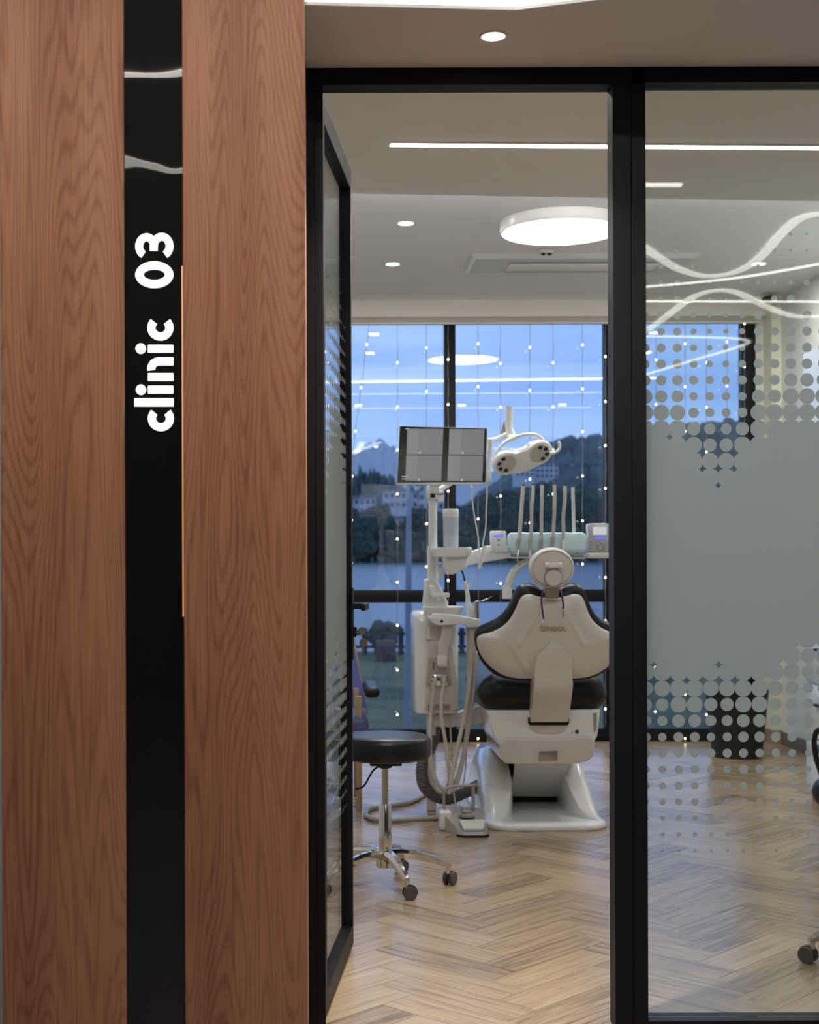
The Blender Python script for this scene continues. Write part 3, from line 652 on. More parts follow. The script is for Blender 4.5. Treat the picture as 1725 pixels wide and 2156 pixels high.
# support arm from the shell down to the body
def asec(y, hw, d0, d1, r=.012):
    z = y; o = []
    for a, b in rrect(2*hw, d1-d0, r, 3): o.append(Vector((DX+.012-(z-.5)*.014+a, (d0+d1)/2+b, z)))
    return o
hw = 155/K
bm = NB()
zs = [(V(1157, 1150+y/3.833, 6.46).z, d0, d1, h) for y, d0, d1, h in ((1448, 6.60, 6.70, hw*.98), (1300, 6.535, 6.62, hw), (1200, 6.49, 6.60, hw), (1120, 6.465, 6.60, hw*1.0), (1040, 6.468, 6.60, hw*.98), (960, 6.462, 6.60, hw*.96), (900, 6.452, 6.60, hw*.90), (850, 6.445, 6.60, hw*.62), (800, 6.440, 6.6, hw*.33), (768, 6.438, 6.6, hw*.14))]
loft(bm, [asec(z, h, d0, d1, .008 if h > .02 else .004) for z, d0, d1, h in zs]); finish('support_arm', bm, M['beige'], ch, sharp=.9)
# headrest
hc = V(1163, 1197, 6.40); ht = math.radians(18); hn = Vector((0, -math.cos(ht), -math.sin(ht)*.4)).normalized()
hr = root('x', '', '', hc); bpy.data.objects.remove(hr)
up = Vector((0, -.12, 1)).normalized(); sd = Vector((1, 0, 0)); hn = sd.cross(up).normalized()
if hn.y > 0: hn = -hn
def head(u, v, w): return hc+sd*u+up*v+hn*w
def disc_sec(sx, sy, w, n=48): return [head(sx*math.cos(2*PI*k/n), sy*math.sin(2*PI*k/n), w) for k in range(n)]
bm = NB(); hx_, hy_ = .102, .092
loft(bm, [disc_sec(hx_*a, hy_*a, w) for a, w in ((.60, -.075), (.82, -.068), (.95, -.055), (1.0, -.035), (1.0, -.018), (.985, -.004), (.95, .006), (.905, .009), (.875, .004))]); hd = finish('headrest', bm, mat('cream headrest vinyl', (.70, .67, .61), .4), ch, sharp=1.2)
bm = NB(); loft(bm, [disc_sec(hx_*a, hy_*a-.002, w) for a, w in ((.865, .0), (.86, .008), (.84, .012), (.5, .017), (.02, .018))]); finish('headrest_shell', bm, M['beige'], hd, sharp=.9)
bm = NB(); box(bm, head(0, .018, .030), (.046, .03, .022), .004); cyl(bm, head(-.038, .020, .032), head(-.022, .020, .032), .013, 20, .002); cyl(bm, head(.022, .020, .032), head(.038, .020, .032), .013, 20, .002); finish('hinge', bm, M['cream'], hd)
bm = NB(); lathe(bm, [(.037, .014), (.037, .03), (.034, .034), (.0, .034)], head(.002, -.040, 0), hn, 32); finish('pivot_cap', bm, M['beige'], hd)
bm = NB(); lathe(bm, [(.041, .012), (.041, .022), (.038, .022)], head(.002, -.040, 0), hn, 32); finish('pivot_ring', bm, M['steel'], hd)
bm = NB()
box(bm, (hc.x+.001, 6.42, V(1163, 1243, 6.42).z), (.062, .03, .075), .006); finish('headrest_post', bm, mat('taupe metal', (.28, .24, .21), .35, .3), ch)
# seat cushion
bm = NB(); zc_ = .612
secs = [[Vector((DX+a, 6.6445, zc_+b)) for a, b in rrect(.42, .004, .0015, 9)]]
for y in [6.645+.085*(1-math.cos(k*PI/16)) for k in range(9)]+[6.80, 6.95, 7.1, 7.25, 7.4, 7.55, 7.66, 7.72, 7.75]:
    sN = min(1, (y-6.645)/.085); ins = .085*(1-math.sqrt(max(0, 1-(1-sN)**2))) if sN < 1 else 0
    e_ = max(0, (y-7.2)/.55); ins += .07*e_**2
    hh = .205-1.9*ins; wd = .605-2*ins; zz = zc_+.02*e_
    secs.append([Vector((DX+a, y, zz+b-(.020*(abs(a)/.3)**2 if b > 0 else 0))) for a, b in rrect(wd, max(.02, hh), min(.095, max(.02, hh)/2-.002), 9)])
loft(bm, secs); finish('seat_cushion', bm, M['blacksoft'], ch, sharp=1.0)
bm = NB()
for s in (-1, 1):
    pass
bm.free()
# body housing
def B(x, y, d=6.64): return V(680+x/2.782, 1480+y/2.782, d)
bm = NB()
bo = [B(*p) for p in ((955, 45), (975, 75), (985, 130), (1000, 205), (1030, 235), (1050, 280), (1560, 280), (1592, 232), (1612, 190), (1622, 100), (1628, 40))]
prism(bm, bo, (0, .62, 0), .012, 3); body = finish('chair_body', bm, M['white'], ch)
bm = NB()
bo = [B(*p, 6.615) for p in ((1040, 250), (1055, 222), (1085, 206), (1200, 209), (1320, 214), (1440, 206), (1530, 196), (1575, 204), (1594, 235), (1588, 290), (1572, 328), (1500, 355), (1300, 360), (1095, 358), (1052, 338), (1040, 312))]
bo = cr_(bo, 3, True); prism(bm, bo, (0, .52, 0), .010, 3); lc = finish('lower_cover', bm, M['beige'], ch)
bm = NB(); prism(bm, [B(x, y, 6.634) for x, y in cr_([(1205, 92, 0), (1440, 92, 0), (1436, 130, 0), (1420, 160, 0), (1380, 178, 0), (1320, 180, 0), (1262, 178, 0), (1225, 160, 0), (1208, 130, 0)], 3, True) for y in [y] ] if 0 else [B(q.x, q.y, 6.634) for q in cr_([(1205, 92, 0), (1440, 92, 0), (1436, 130, 0), (1420, 160, 0), (1380, 178, 0), (1320, 180, 0), (1262, 178, 0), (1225, 160, 0), (1208, 130, 0)], 3, True)], (0, .02, 0), .003); finish('arm_pocket', bm, M['beige'], body)
bm = NB(); prism(bm, [B(*p, 6.631) for p in ((1203, 86), (1442, 86), (1442, 122), (1432, 132), (1215, 132), (1203, 122))], (0, .01, 0), .002); finish('pocket_seal', bm, M['dark'], body)
bm = NB(); prism(bm, [B(*p, 6.606) for p in ((1268, 284), (1375, 281), (1376, 332), (1269, 337))], (0, .008, 0), .001); pt_ = finish('name_plate', bm, M['steel'], lc)
bm = NB()
for j, (x0, x1) in enumerate(((1290, 1335), (1282, 1340), (1284, 1325), (1283, 1338), (1284, 1318))): prism(bm, [B(x0, 290+j*8, 6.6055), B(x1, 290+j*8, 6.6055), B(x1, 293+j*8, 6.6055), B(x0, 293+j*8, 6.6055)], (0, .002, 0))
for x, y in ((1274, 289), (1370, 286), (1275, 330), (1370, 327)): cyl(bm, B(x, y, 6.604), B(x, y, 6.608), .0022, 10)
tube(bm, [B(1357+12*math.cos(t), 308+12*math.sin(t), 6.605) for t in [2*PI*k/16 for k in range(17)]], .0012, 6, False)
finish('plate_markings', bm, M['grey'], pt_ if 0 else lc)
bm = NB(); lathe(bm, [(.0075, 0), (.0095, 0), (.0095, .004), (.0075, .004)], B(1490, 169, 6.634), (0, 1, 0), 20); lathe(bm, [(0, 0), (.004, 0), (.004, .004)], B(1490, 169, 6.634), (0, 1, 0), 12)
box(bm, B(1462, 171, 6.637), (.010, .003, .0012)); finish('round_logo', bm, mat('green logo ink', (.03, .16, .06), .5), body)
bm = NB(); prism(bm, [B(*p, 6.636) for p in ((1584, 62), (1606, 58), (1604, 150), (1590, 176))], (0, .006, 0), .001); finish('side_vent', bm, M['grey'], body)
# lift column
bm = NB(); loft(bm, [[B(1098, 548, 7.05), B(1402, 548, 7.05), B(1405, 548, 7.3), B(1095, 548, 7.3)], [B(1120, 400, 6.84), B(1430, 400, 6.84), B(1430, 400, 7.2), B(1115, 400, 7.2)], [B(1125, 340, 6.76), B(1448, 340, 6.76), B(1448, 340, 7.2), B(1118, 340, 7.2)], [B(1128, 290, 6.76), B(1452, 290, 6.76), B(1452, 290, 7.05), B(1120, 290, 7.05)]]); finish('lift_cover', bm, M['cream'], ch, smooth=False)
bm = NB(); box2(bm, (.955, 7.085, .026), (1.235, 7.3, .30), .004); finish('lift_core', bm, M['dark'], ch)
# floor base with its raised wings
bm = NB()
def bs(x0, x1, y0, y1, r, z, sh=0):
    return [Vector(((x0+x1)/2+a, (y0+y1)/2+b, z)) for a, b in rrect(x1-x0, y1-y0, r, 8)]
loft(bm, [bs(.785, 1.345, 6.47, 7.55, .12, .0), bs(.782, 1.348, 6.467, 7.553, .12, .004), bs(.782, 1.348, 6.467, 7.553, .12, .020), bs(.790, 1.340, 6.475, 7.545, .115, .029), bs(.83, 1.30, 6.53, 7.50, .10, .033), bs(.90, 1.22, 6.60, 7.40, .08, .028)])
fbz = finish('floor_base', bm, M['white'], ch, sharp=.9)
for s, x0, x1 in ((-1, .788, .952), (1, 1.342, 1.205)):
    bm = NB(); secs = []
    for y, h, wi in ((6.54, .004, .30), (6.60, .020, .55), (6.66, .05, .75), (6.74, .105, .9), (6.83, .17, 1), (6.92, .225, 1), (7.00, .255, 1), (7.10, .268, 1), (7.3, .265, 1), (7.42, .2, .95), (7.5, .05, .9)):
        xi = x0+(x1-x0)*wi; xo = x0+s*-.0+(x1-x0)*.02; rd = (x1-x0)
        secs.append([Vector((xo, y, .020)), Vector((xo+rd*.05, y, .022+h*.35)), Vector((xo+rd*.16, y, .022+h*.75)), Vector((xo+rd*.30*wi, y, .024+h*.95)), Vector((xo+rd*.45*wi, y, .026+h)), Vector((xo+rd*.75*wi, y, .026+h*.98)), Vector((xi-rd*.03, y, .025+h*.9)), Vector((xi, y, .024+h*.6)), Vector((xi, y, .020))])
    loft(bm, secs); finish('base_wing', bm, M['white'], fbz, sharp=.85)

# bib chain on the backrest
bh = V(1150, 1240, 6.40)
bt = root('bib_chain', 'purple bib cord with metal clips draped over the top of the chair back', 'bib cord', bh)
def cp(x, y, d=6.40): return V(850+x/3.833, 1150+y/3.833, d)
bm = NB(); tube(bm, cr_([cp(1125, 350, 6.47), cp(1122, 372, 6.405), cp(1113, 430, 6.40), cp(1118, 500, 6.405), cp(1132, 590, 6.41)], 6), .0042, 8)
tube(bm, cr_([cp(1268, 350, 6.47), cp(1272, 372, 6.405), cp(1284, 430, 6.40), cp(1290, 470, 6.40), cp(1288, 505, 6.405)], 6), .0042, 8); finish('cord', bm, M['purple'], bt)
for a, b in (((1134, 588), (1097, 655)), ((1288, 505), (1287, 572))):
    bm = NB(); tube(bm, [cp(*a, 6.405), cp((a[0]*2+b[0])/3, (a[1]*2+b[1])/3, 6.402), cp(*b, 6.405)], [.0025, .0045, .0035], 8); finish('clip', bm, M['chrome'] if a[0] < 1200 else M['steel'], bt)

# ---------------------------------------------------------------- dental unit beside the chair
UD = 6.9
un = root('dental_unit', 'white water unit tower with spittoon, pole and hanging hoses left of the dental chair', 'dental unit', (V(925, 1500, UD).x, UD+.12, 0))
def U(x, y, d=UD): return V(860+x/7.19, 1260+y/7.19, d)       # fine crop coordinates around the tower
def Q(x, y, d=UD): return V(740+x/5.39, 900+y/5.39, d)        # crop coordinates around the pole
bm = NB(); secs = []
for y, x0, x1, dd in ((1742, 118, 745, 0), (1700, 105, 770, 0), (1400, 100, 772, 0), (900, 95, 765, 0), (400, 90, 755, 0), (290, 84, 740, .01), (230, 95, 700, .03), (205, 140, 640, .06)):
    a, b = U(x0, y), U(x1, y); w = b.x-a.x; secs.append([Vector(((a.x+b.x)/2+p, UD+.14+q, a.z)) for p, q in rrect(w, .28-dd, .03, 4)])
loft(bm, secs); ub = finish('unit_body', bm, M['white'], un, sharp=.9)
bm = NB(); prism(bm, [U(*p, UD-.012) for p in ((255, 1690), (275, 640), (600, 620), (690, 760), (745, 1300), (760, 1690), (640, 1710), (300, 1710))], (0, .03, 0), .008, 3); fp = finish('front_panel', bm, M['beige'], ub)
bm = NB(); prism(bm, [U(*p, UD-.016) for p in ((270, 1330), (300, 920), (330, 890), (600, 890), (625, 930), (665, 1330))], (0, .012, 0), .004); finish('recess_panel', bm, mat('taupe recess plastic', (.44, .41, .37), .35), fp)
bm = NB(); prism(bm, [U(*p, UD-.014) for p in ((300, 1605), (640, 1600), (640, 1685), (300, 1690))], (0, .006, 0), .001)
finish('rating_plate', bm, mat('printed plate', (.33, .31, .29), .4), fp)
bm = NB(); cyl(bm, U(580, 1645, UD-.018), U(580, 1645, UD-.012), .003, 12); finish('plate_emblem', bm, M['dark'], fp)
bm = NB(); cyl(bm, U(383, 960, UD-.018), U(383, 960, UD-.012), .002, 8); box(bm, U(383, 1020, UD-.015), (.004, .003, .035)); finish('level_mark', bm, M['dark'], fp)
# hose connector block
bm = NB(); prism(bm, [U(*p, UD-.045) for p in ((335, 1165), (360, 1145), (580, 1150), (605, 1175), (600, 1310), (570, 1330), (360, 1325), (330, 1300))], (0, .035, 0), .004); hb = finish('hose_block', bm, M['chrome'], un)
for x, y, x2, y2 in ((395, 1225, 370, 1370), (545, 1225, 520, 1345)):
    bm = NB(); cyl(bm, U(x, y, UD-.065), U(x, y, UD-.03), .0125, 20, .002); tube(bm, [U(x, y, UD-.055), U((x+x2)/2, (y+y2)/2, UD-.058), U(x2, y2, UD-.058)], [.008, .0085, .0095], 12); finish('hose_elbow', bm, M['hose'], hb)
# upper housing, shelf, spittoon
bm = NB(); secs = []
for y, x0, x1 in ((2300, 835, 1080), (2150, 832, 1105), (1990, 835, 1110), (1850, 850, 1050), (1740, 850, 985), (1725, 870, 960)):
    a, b = Q(x0, y), Q(x1, y); secs.append([Vector(((a.x+b.x)/2+p, UD+.11+q, a.z)) for p, q in rrect(b.x-a.x, .15, .02, 4)])
loft(bm, secs); finish('upper_housing', bm, M['cream'], un, sharp=.9)
bm = NB(); tube(bm, [Q(925, 1900, UD+.08), Q(925, 820, UD+.08)], .0215, 20)
pole = finish('pole', bm, M['white'], un)
bm = NB(); tube(bm, [Q(925, 1900, UD+.08), Q(922, 1400, UD+.08), Q(922, 1345, UD+.08)], [.026, .026, .024], 20); finish('pole_sleeve', bm, M['white'], pole)
bm = NB(); box(bm, Q(915, 735, UD+.06), (.052, .05, .065), .006); box(bm, Q(1010, 780, UD+.06), (.032, .04, .052), .006); tube(bm, [Q(935, 650, UD+.08), Q(935, 720, UD+.08)], .018, 16); br = finish('monitor_bracket', bm, M['white'], pole)
bm = NB(); box(bm, Q(925, 745, UD+.033), (.022, .006, .045), .002); tube(bm, cr_([Q(935, 735, UD+.03), Q(980, 755, UD+.025), Q(1040, 755, UD+.04), Q(1090, 700, UD+.06)], 5), .0025, 6); finish('bracket_joint', bm, M['dark'], br)
# spittoon bowl
sc = U(570, 200, UD+.01)
bm = NB(); bw = .090
lathe(bm, [(.02, -.085), (.045, -.075), (.070, -.045), (.092, -.008), (.100, .006), (.096, .010), (.086, .0), (.06, -.03), (.0, -.045)], (sc.x-.012, sc.y+.0, U(570, 150).z), seg=40); finish('spittoon_bowl', bm, M['cream'], un)
bm = NB(); cyl(bm, U(330, 410, UD+.0), U(330, 620, UD+.0), .023, 24, .003); cyl(bm, U(390, 420, UD+.02), U(390, 640, UD+.02), .034, 24, .003); finish('drain_housing', bm, M['beige'], un)
bm = NB(); prism(bm, [U(*p, UD-.10) for p in ((375, 222), (520, 228), (700, 245), (1000, 300), (1092, 318), (1090, 438), (905, 440), (850, 400), (800, 388), (460, 412), (375, 372), (300, 300), (290, 262), (350, 270))], (0, .085, 0), .006, 3); arm = finish('hose_holder_arm', bm, M['white'], un)
bm = NB(); prism(bm, [U(*p, UD-.103) for p in ((480, 352), (507, 315), (532, 352), (520, 365), (490, 365))], (0, .005, 0)); finish('warning_mark', bm, M['dark'], arm)
bm = NB(); secs = []
for y, x0, x1 in ((395, 500, 640), (520, 500, 640), (600, 470, 640), (650, 435, 620), (760, 430, 590), (860, 440, 580), (1015, 440, 582), (1020, 450, 570)):
    a, b = U(x0, y), U(x1, y); secs.append([Vector(((a.x+b.x)/2+p, UD-.055+q, a.z)) for p, q in rrect(b.x-a.x, .03, .006, 3)])
loft(bm, secs); finish('arm_knuckle', bm, M['beige'], arm, sharp=.9)
bm = NB(); prism(bm, [U(*p, UD-.074) for p in ((436, 862), (584, 862), (584, 1015), (436, 1015))], (0, .004, 0), .002); finish('knuckle_cap', bm, M['cream'], arm)
# suction handpiece, syringe cup
bm = NB(); tube(bm, [Q(1235, 1610, UD-.03), Q(1265, 1650, UD-.03), Q(1290, 1750, UD-.03)], .0042, 8); cord_ = finish('suction_cord', bm, M['dark'], un)
bm = NB(); tube(bm, [Q(1290, 1745, UD-.04), Q(1300, 1790, UD-.04), Q(1320, 1900, UD-.04), Q(1325, 2050, UD-.04), Q(1330, 2160, UD-.04)], [.006, .0095, .010, .012, .011], 14)
tube(bm, [Q(1335, 1810, UD-.04), Q(1355, 1760, UD-.04), Q(1385, 1690, UD-.04)], [.004, .004, .003], 8)
prism(bm, [Q(*p, UD-.05) for p in ((1310, 2150), (1320, 2020), (1370, 2010), (1400, 2060), (1400, 2156))], (0, .03, 0), .003); finish('suction_handpiece', bm, M['white'], arm)
bm = NB(); tube(bm, [Q(1425, 2210, UD-.06), Q(1425, 1975, UD-.06)], .0125, 18); finish('syringe_holder', bm, M['steel'], arm)
bm = NB(); tube(bm, cr_([Q(1425, 1972, UD-.06), Q(1480, 1972, UD-.06), Q(1550, 1945, UD-.06), Q(1595, 1915, UD-.06)], 5), [.004]*10+[.0025]*6, 8); lathe(bm, [(0, .006), (.009, .004), (.012, 0)], Q(1425, 1975, UD-.06), seg=16); finish('air_water_syringe', bm, M['chrome'], arm)
# hoses
def hose(pts, r=.0085, m='hose', par=un, nm='hose'):
    bm = NB(); tube(bm, cr_(pts, 8), r, 10); return finish(nm, bm, M[m], par)
hose([V(915, 1448, 6.84), V(908, 1500, 6.82), V(905, 1560, 6.78), V(910, 1620, 6.75), V(930, 1660, 6.74), V(955, 1655, 6.76), V(978, 1580, 6.78), (V(990, 1450, 6.8)), V(992, 1321, 6.83)], .0100)
hose([V(933, 1448, 6.84), V(929, 1500, 6.80), V(938, 1560, 6.77), V(945, 1620, 6.74), V(950, 1664, 6.73), V(966, 1640, 6.74), V(986, 1540, 6.78), V(1000, 1430, 6.8), V(1000, 1321, 6.83)], .0090)
hose([V(996, 1321, 6.83), V(992, 1420, 6.80), V(980, 1500, 6.77), V(962, 1580, 6.72), V(950, 1640, 6.69), V(946, 1672, 6.68)], .0095)
hose([V(984, 1321, 6.84), V(986, 1440, 6.82), V(972, 1540, 6.8), V(952, 1630, 6.8), V(932, 1668, 6.8), V(912, 1650, 6.82), V(905, 1600, 6.85), V(912, 1500, 6.9)], .0080)
hose([V(947, 1505, 6.95), V(951, 1580, 6.92), V(953, 1640, 6.9), V(940, 1668, 6.85)], .0045)
hose([V(983, 1565, 6.9), V(980, 1620, 6.88), V(974, 1662, 6.8)], .0035)
bm = NB()   # ribbed drain hose
pp = cr_([V(917, 1500, 7.05), V(912, 1560, 7.02), V(892, 1600, 6.98), V(889, 1640, 6.98), V(905, 1668, 7.0), V(940, 1682, 7.0), V(980, 1668, 7.0), V(1015, 1650, 7.05)], 14)
tube(bm, pp, [.029+.0022*(-1)**k for k in range(len(pp))], 16); finish('ribbed_drain_hose', bm, mat('ribbed dark grey hose', (.13, .12, .115), .5), un)
bm = NB(); box2(bm, (V(900, 1500, 7.0).x, 7.0, 0), (V(918, 1500, 7.0).x, 7.06, V(900, 1500, 7.0).z+.01), .004); finish('support_post', bm, M['cream'], un)
bm = NB(); prism(bm, [V(*p, 6.98) for p in ((900, 1506), (955, 1504), (1000, 1490), (1055, 1478), (1055, 1512), (1000, 1526), (950, 1531), (900, 1530))], (0, .08, 0), .006); finish('link_arm', bm, M['cream'], un)
# shelf with water bottle
bm = NB(); secs = []
for y, x0, x1 in ((1470, 930, 1310), (1462, 925, 1330), (1400, 905, 1352), (1385, 900, 1356), (1368, 900, 1356), (1360, 915, 1340)):
    a, b = Q(x0, y), Q(x1, y); secs.append([Vector(((a.x+b.x)/2+p, UD-.01+q, a.z)) for p, q in rrect(b.x-a.x, .16, .03, 5)])
loft(bm, secs)
secs = []
for y, x0, x1 in ((1665, 1070, 1150), (1600, 1045, 1290), (1520, 1040, 1305), (1465, 1040, 1312)):
    a, b = Q(x0, y), Q(x1, y); secs.append([Vector(((a.x+b.x)/2+p, UD-.01+q, a.z)) for p, q in rrect(b.x-a.x, .11, .012, 3)])
loft(bm, secs); finish('shelf', bm, M['white'], un, sharp=.8)
bm = NB(); tube(bm, cr_([Q(960, 1560, UD-.01), Q(1000, 1540, UD-.03), Q(1035, 1545, UD-.04)], 4), .007, 10); cyl(bm, Q(1010, 1650, UD-.02), Q(1010, 1720, UD-.02), .010, 16, .002); box(bm, Q(1010, 1620, UD-.0), (.026, .03, .022), .004); finish('cup_filler', bm, M['cream'], un)
bm = NB(); box(bm, Q(1010, 1900, UD-.02), (.085, .07, .022), .006); box(bm, Q(920, 1850, UD-.01), (.03, .06, .05), .008); cyl(bm, Q(1000, 1930, UD-.02), Q(1000, 1965, UD-.02), .013, 16, .002); finish('bowl_tap', bm, M['white'], un)
wbp = Q(1130, 1362, UD-.01)
wb = root('water_bottle', 'tall translucent bottle with white top standing on the dental unit shelf', 'bottle', wbp)
zt_, zs_ = Q(1130, 925).z, Q(1130, 1020).z
bm = NB(); lathe(bm, [(.034, .001), (.0365, .004), (.0375, zs_-wbp.z), (.0375, zs_-wbp.z+.002)], wbp, seg=32); finish('reservoir', bm, mat('milky blue bottle plastic', (.52, .60, .70), .25), wb)
bm = NB(); lathe(bm, [(.0378, zs_-wbp.z), (.0392, zs_-wbp.z+.003), (.0392, zt_-wbp.z-.006), (.036, zt_-wbp.z), (.02, zt_-wbp.z+.001), (0, zt_-wbp.z-.003)], wbp, seg=32); finish('cap', bm, M['white'], wb)

# monitor
mc = V(932, 959, 6.86); mo = root('monitor', 'flat monitor with white frame showing grey x-ray panels on the unit pole', 'monitor', (mc.x, mc.y, V(932, 1021, 6.86).z))
yaw = math.radians(4); 
def mon(x, y, w):
    """monitor face: photograph position, w forwards"""
    t = V(x-(y-1019)*-.0, y, 6.86); off = (t.x-mc.x); return Vector((t.x, t.y+off*math.tan(yaw)+.05*(t.z-mc.z)-w, t.z))
bm = NB(); prism(bm, [mon(*p, 0) for p in ((842, 897), (1028, 901), (1023, 1020), (835, 1021))], (0, .028, 0), .003); finish('monitor_case', bm, M['white'], mo)
bm = NB(); prism(bm, [mon(*p, .002) for p in ((842.5, 897.5), (1027, 901.5), (1022.5, 1016), (836, 1016.5))], (0, .003, 0)); scn = finish('screen', bm, mat('black screen glass', (.012, .011, .011), .12), mo)
scm = [mat('x-ray tone %d' % i, (.05, .05, .05), .3, emit=.62, ecol=c) for i, c in enumerate(((.26, .25, .26), (.23, .24, .255), (.30, .30, .32)))]
bm = NB()
for (x0, x1, m0) in ((858, 882, 2), (882, 934, 0), (947, 973, 2), (973, 1021, 1)):
    for (y0, y1, k) in ((903, 957, 0), (959, 1012, 0)):
        xo = -(y0-903)*.05; n0 = len(bm.faces)
        prism(bm, [mon(x0+xo, y0, .003), mon(x1+xo, y0, .003), mon(x1+xo-2.2, y1, .003), mon(x0+xo-2.2, y1, .003)], (0, .001, 0))
        for f in list(bm.faces)[n0:]: f.material_index = m0
finish('screen_image', bm, scm, scn, smooth=False)
mk = mat('screen mark', (.3, .32, .4), .4, emit=.6, ecol=(.5, .55, .7))
for x, y in ((884, 953), (975, 953), (882, 1010), (973, 1010)):
    bm = NB(); prism(bm, [mon(x-2.5, y+2, .0042), mon(x+2.5, y+2, .0042), mon(x, y-3.5, .0042)], (0, .0005, 0)); finish('screen_mark', bm, mk, scn, smooth=False)
for x, y, w in ((852, 1004, 22), (850, 1009, 14), (857, 903, 12)):
    bm = NB(); box(bm, mon(x, y, .0045), (w*.0023*.6, .0004, .0035)); finish('screen_caption', bm, mk, scn, smooth=False)
bm = NB(); box(bm, mon(932, 1018.5, .003), (.43, .006, .011), .002); finish('lower_bezel', bm, M['white'], mo)
bm = NB(); box(bm, mon(915, 1030, -.03), (.045, .03, .04), .004); finish('monitor_mount', bm, M['white'], mo)
# intra-oral camera hanging on its two cords from the monitor
ic = V(1020, 1170, 6.80); it = root('oral_camera', 'white pen-shaped oral camera hanging on thin cords from the monitor', 'camera', (ic.x, ic.y, V(1015, 1197, 6.8).z))
bm = NB(); tube(bm, [Q(1505, 1350, 6.8), Q(1500, 1400, 6.8), Q(1485, 1480, 6.8), Q(1460, 1570, 6.8), Q(1448, 1612, 6.8)], [.007, .0085, .008, .009, .006], 14); box(bm, Q(1510, 1355, 6.8), (.020, .012, .010), .002); finish('camera_handle', bm, M['white'], it)
bm = NB(); tube(bm, cr_([Q(1540, 640, 6.82), Q(1540, 760, 6.82), Q(1530, 960, 6.82), Q(1527, 1120, 6.82), Q(1505, 1250, 6.81), Q(1490, 1340, 6.80)], 6), .0035, 8); finish('cord', bm, M['cream'], it)
bm = NB(); tube(bm, cr_([Q(1365, 700, 6.82), Q(1375, 850, 6.82), Q(1405, 1050, 6.82), Q(1440, 1250, 6.82), Q(1455, 1390, 6.815), Q(1478, 1440, 6.81), Q(1492, 1380, 6.80)], 6), .0032, 8); finish('cord', bm, M['cream'], it)
bm = NB(); tube(bm, [Q(1365, 655, 6.83), Q(1365, 690, 6.82)], .006, 8); tube(bm, [Q(1580, 130, 6.86), Q(1585, 200, 6.86), Q(1555, 420, 6.85), Q(1555, 600, 6.84)], [.010, .010, .011, .012], 12); box(bm, Q(1560, 555, 6.83), (.026, .02, .052), .004); finish('cord_holder', bm, M['white'], it)

# ---------------------------------------------------------------- operating lamp
OD = 7.05
def O(x, y, d=OD): return V(1020+x/6.16, 840+y/6.16, d)
ol = root('operating_lamp', 'white two-lobed operating lamp with eight lenses above the instrument tray', 'surgical lamp', O(470, 760))
oc = O(500, 770, OD)
Rt = Matrix.Rotation(math.radians(17), 4, Vector((0, -1, 0))) @ Matrix.Rotation(math.radians(-52), 4, 'X')
Rt = Matrix.Translation(oc) @ Rt
def OL(u, v, w): return Rt @ Vector((u, v, w))
# outline of the head in its own plane: two lobes joined by a waist
ang = []
def lobe(cx, r, a0, a1, n=18): return [(cx+r*math.cos(math.radians(a0+(a1-a0)*k/n)), r*math.sin(math.radians(a0+(a1-a0)*k/n))) for k in range(n+1)]
hl = lobe(.088, .068, -125, 95, 18)+[(.03, .082), (-.03, .082)]+lobe(-.088, .068, 85, 305, 18)+[(-.03, -.044), (.03, -.044)]
bm = NB(); loft(bm, [[OL(a*s, b*s+.004, w) for a, b in hl] for s, w in ((.90, -.002), (.97, -.0), (1, .006), (1, .018), (.93, .036), (.75, .052), (.45, .062))]); lh = finish('lamp_head', bm, M['white'], ol, sharp=1.0)
for s in (-1, 1):
    bm = NB(); lathe(bm, [(0, -.006), (.050, -.006), (.054, -.001), (.054, .004)], OL(s*.088, 0, 0), (Rt.to_3x3() @ Vector((0, 0, 1))), 40); dp = finish('lens_plate', bm, mat('lamp lens plate', (.55, .53, .48), .25), lh)
    for k in range(4):
        a = math.radians((100 if s < 0 else 75)+ (1 if s < 0 else -1)*k*52); c = OL(s*.088+.036*math.cos(a), .036*math.sin(a), -.007)
        bm = NB(); lathe(bm, [(0, -.001), (.009, -.002), (.0115, 0), (.0115, .002)], c, (Rt.to_3x3() @ Vector((0, 0, 1))), 18); finish('lens', bm, mat('dark lens', (.03, .035, .04), .1) if 'dark lens' not in bpy.data.materials else bpy.data.materials['dark lens'], dp)
bm = NB(); tube(bm, cr_([O(115, 800), O(150, 690), O(260, 570), O(420, 490), O(600, 455), O(720, 490), O(790, 590), O(850, 660)], 6), .0085, 12, squash=1); tube(bm, cr_([O(120, 790, OD+.03), O(200, 620, OD+.05), O(420, 500, OD+.05), O(600, 470, OD+.05), O(740, 530, OD+.04), O(830, 640, OD+.03)], 6), .007, 10); finish('yoke', bm, M['white'], ol)
bm = NB(); tube(bm, cr_([O(850, 700, OD-.02), O(910, 700, OD-.02), O(965, 660, OD-.02), O(980, 600, OD-.02), O(958, 545, OD-.02)], 5), .0075, 12); finish('side_handle', bm, M['white'], ol)
bm = NB(); tube(bm, [O(320, 95, OD+.06), O(320, 262, OD+.06)], .0195, 20); lathe(bm, [(.0185, 0), (.0195, .005)], O(320, 275, OD+.06), seg=20); tube(bm, [O(320, 268, OD+.06), O(322, 380, OD+.06), O(345, 470, OD+.06), O(360, 520, OD+.05)], [.0185, .019, .024, .03], 20); finish('arm_joint', bm, M['cream'], ol)
bm = NB(); loft(bm, [[O(255, 290, OD+.07), O(262, 290, OD+.07), O(262, 290, OD+.09), O(255, 290, OD+.09)], [O(185, 520, OD+.07), O(290, 500, OD+.07), O(290, 500, OD+.10), O(185, 520, OD+.10)]]); finish('arm_cover', bm, M['grey'] if 0 else mat('grey arm cover', (.36, .35, .32), .4), ol)
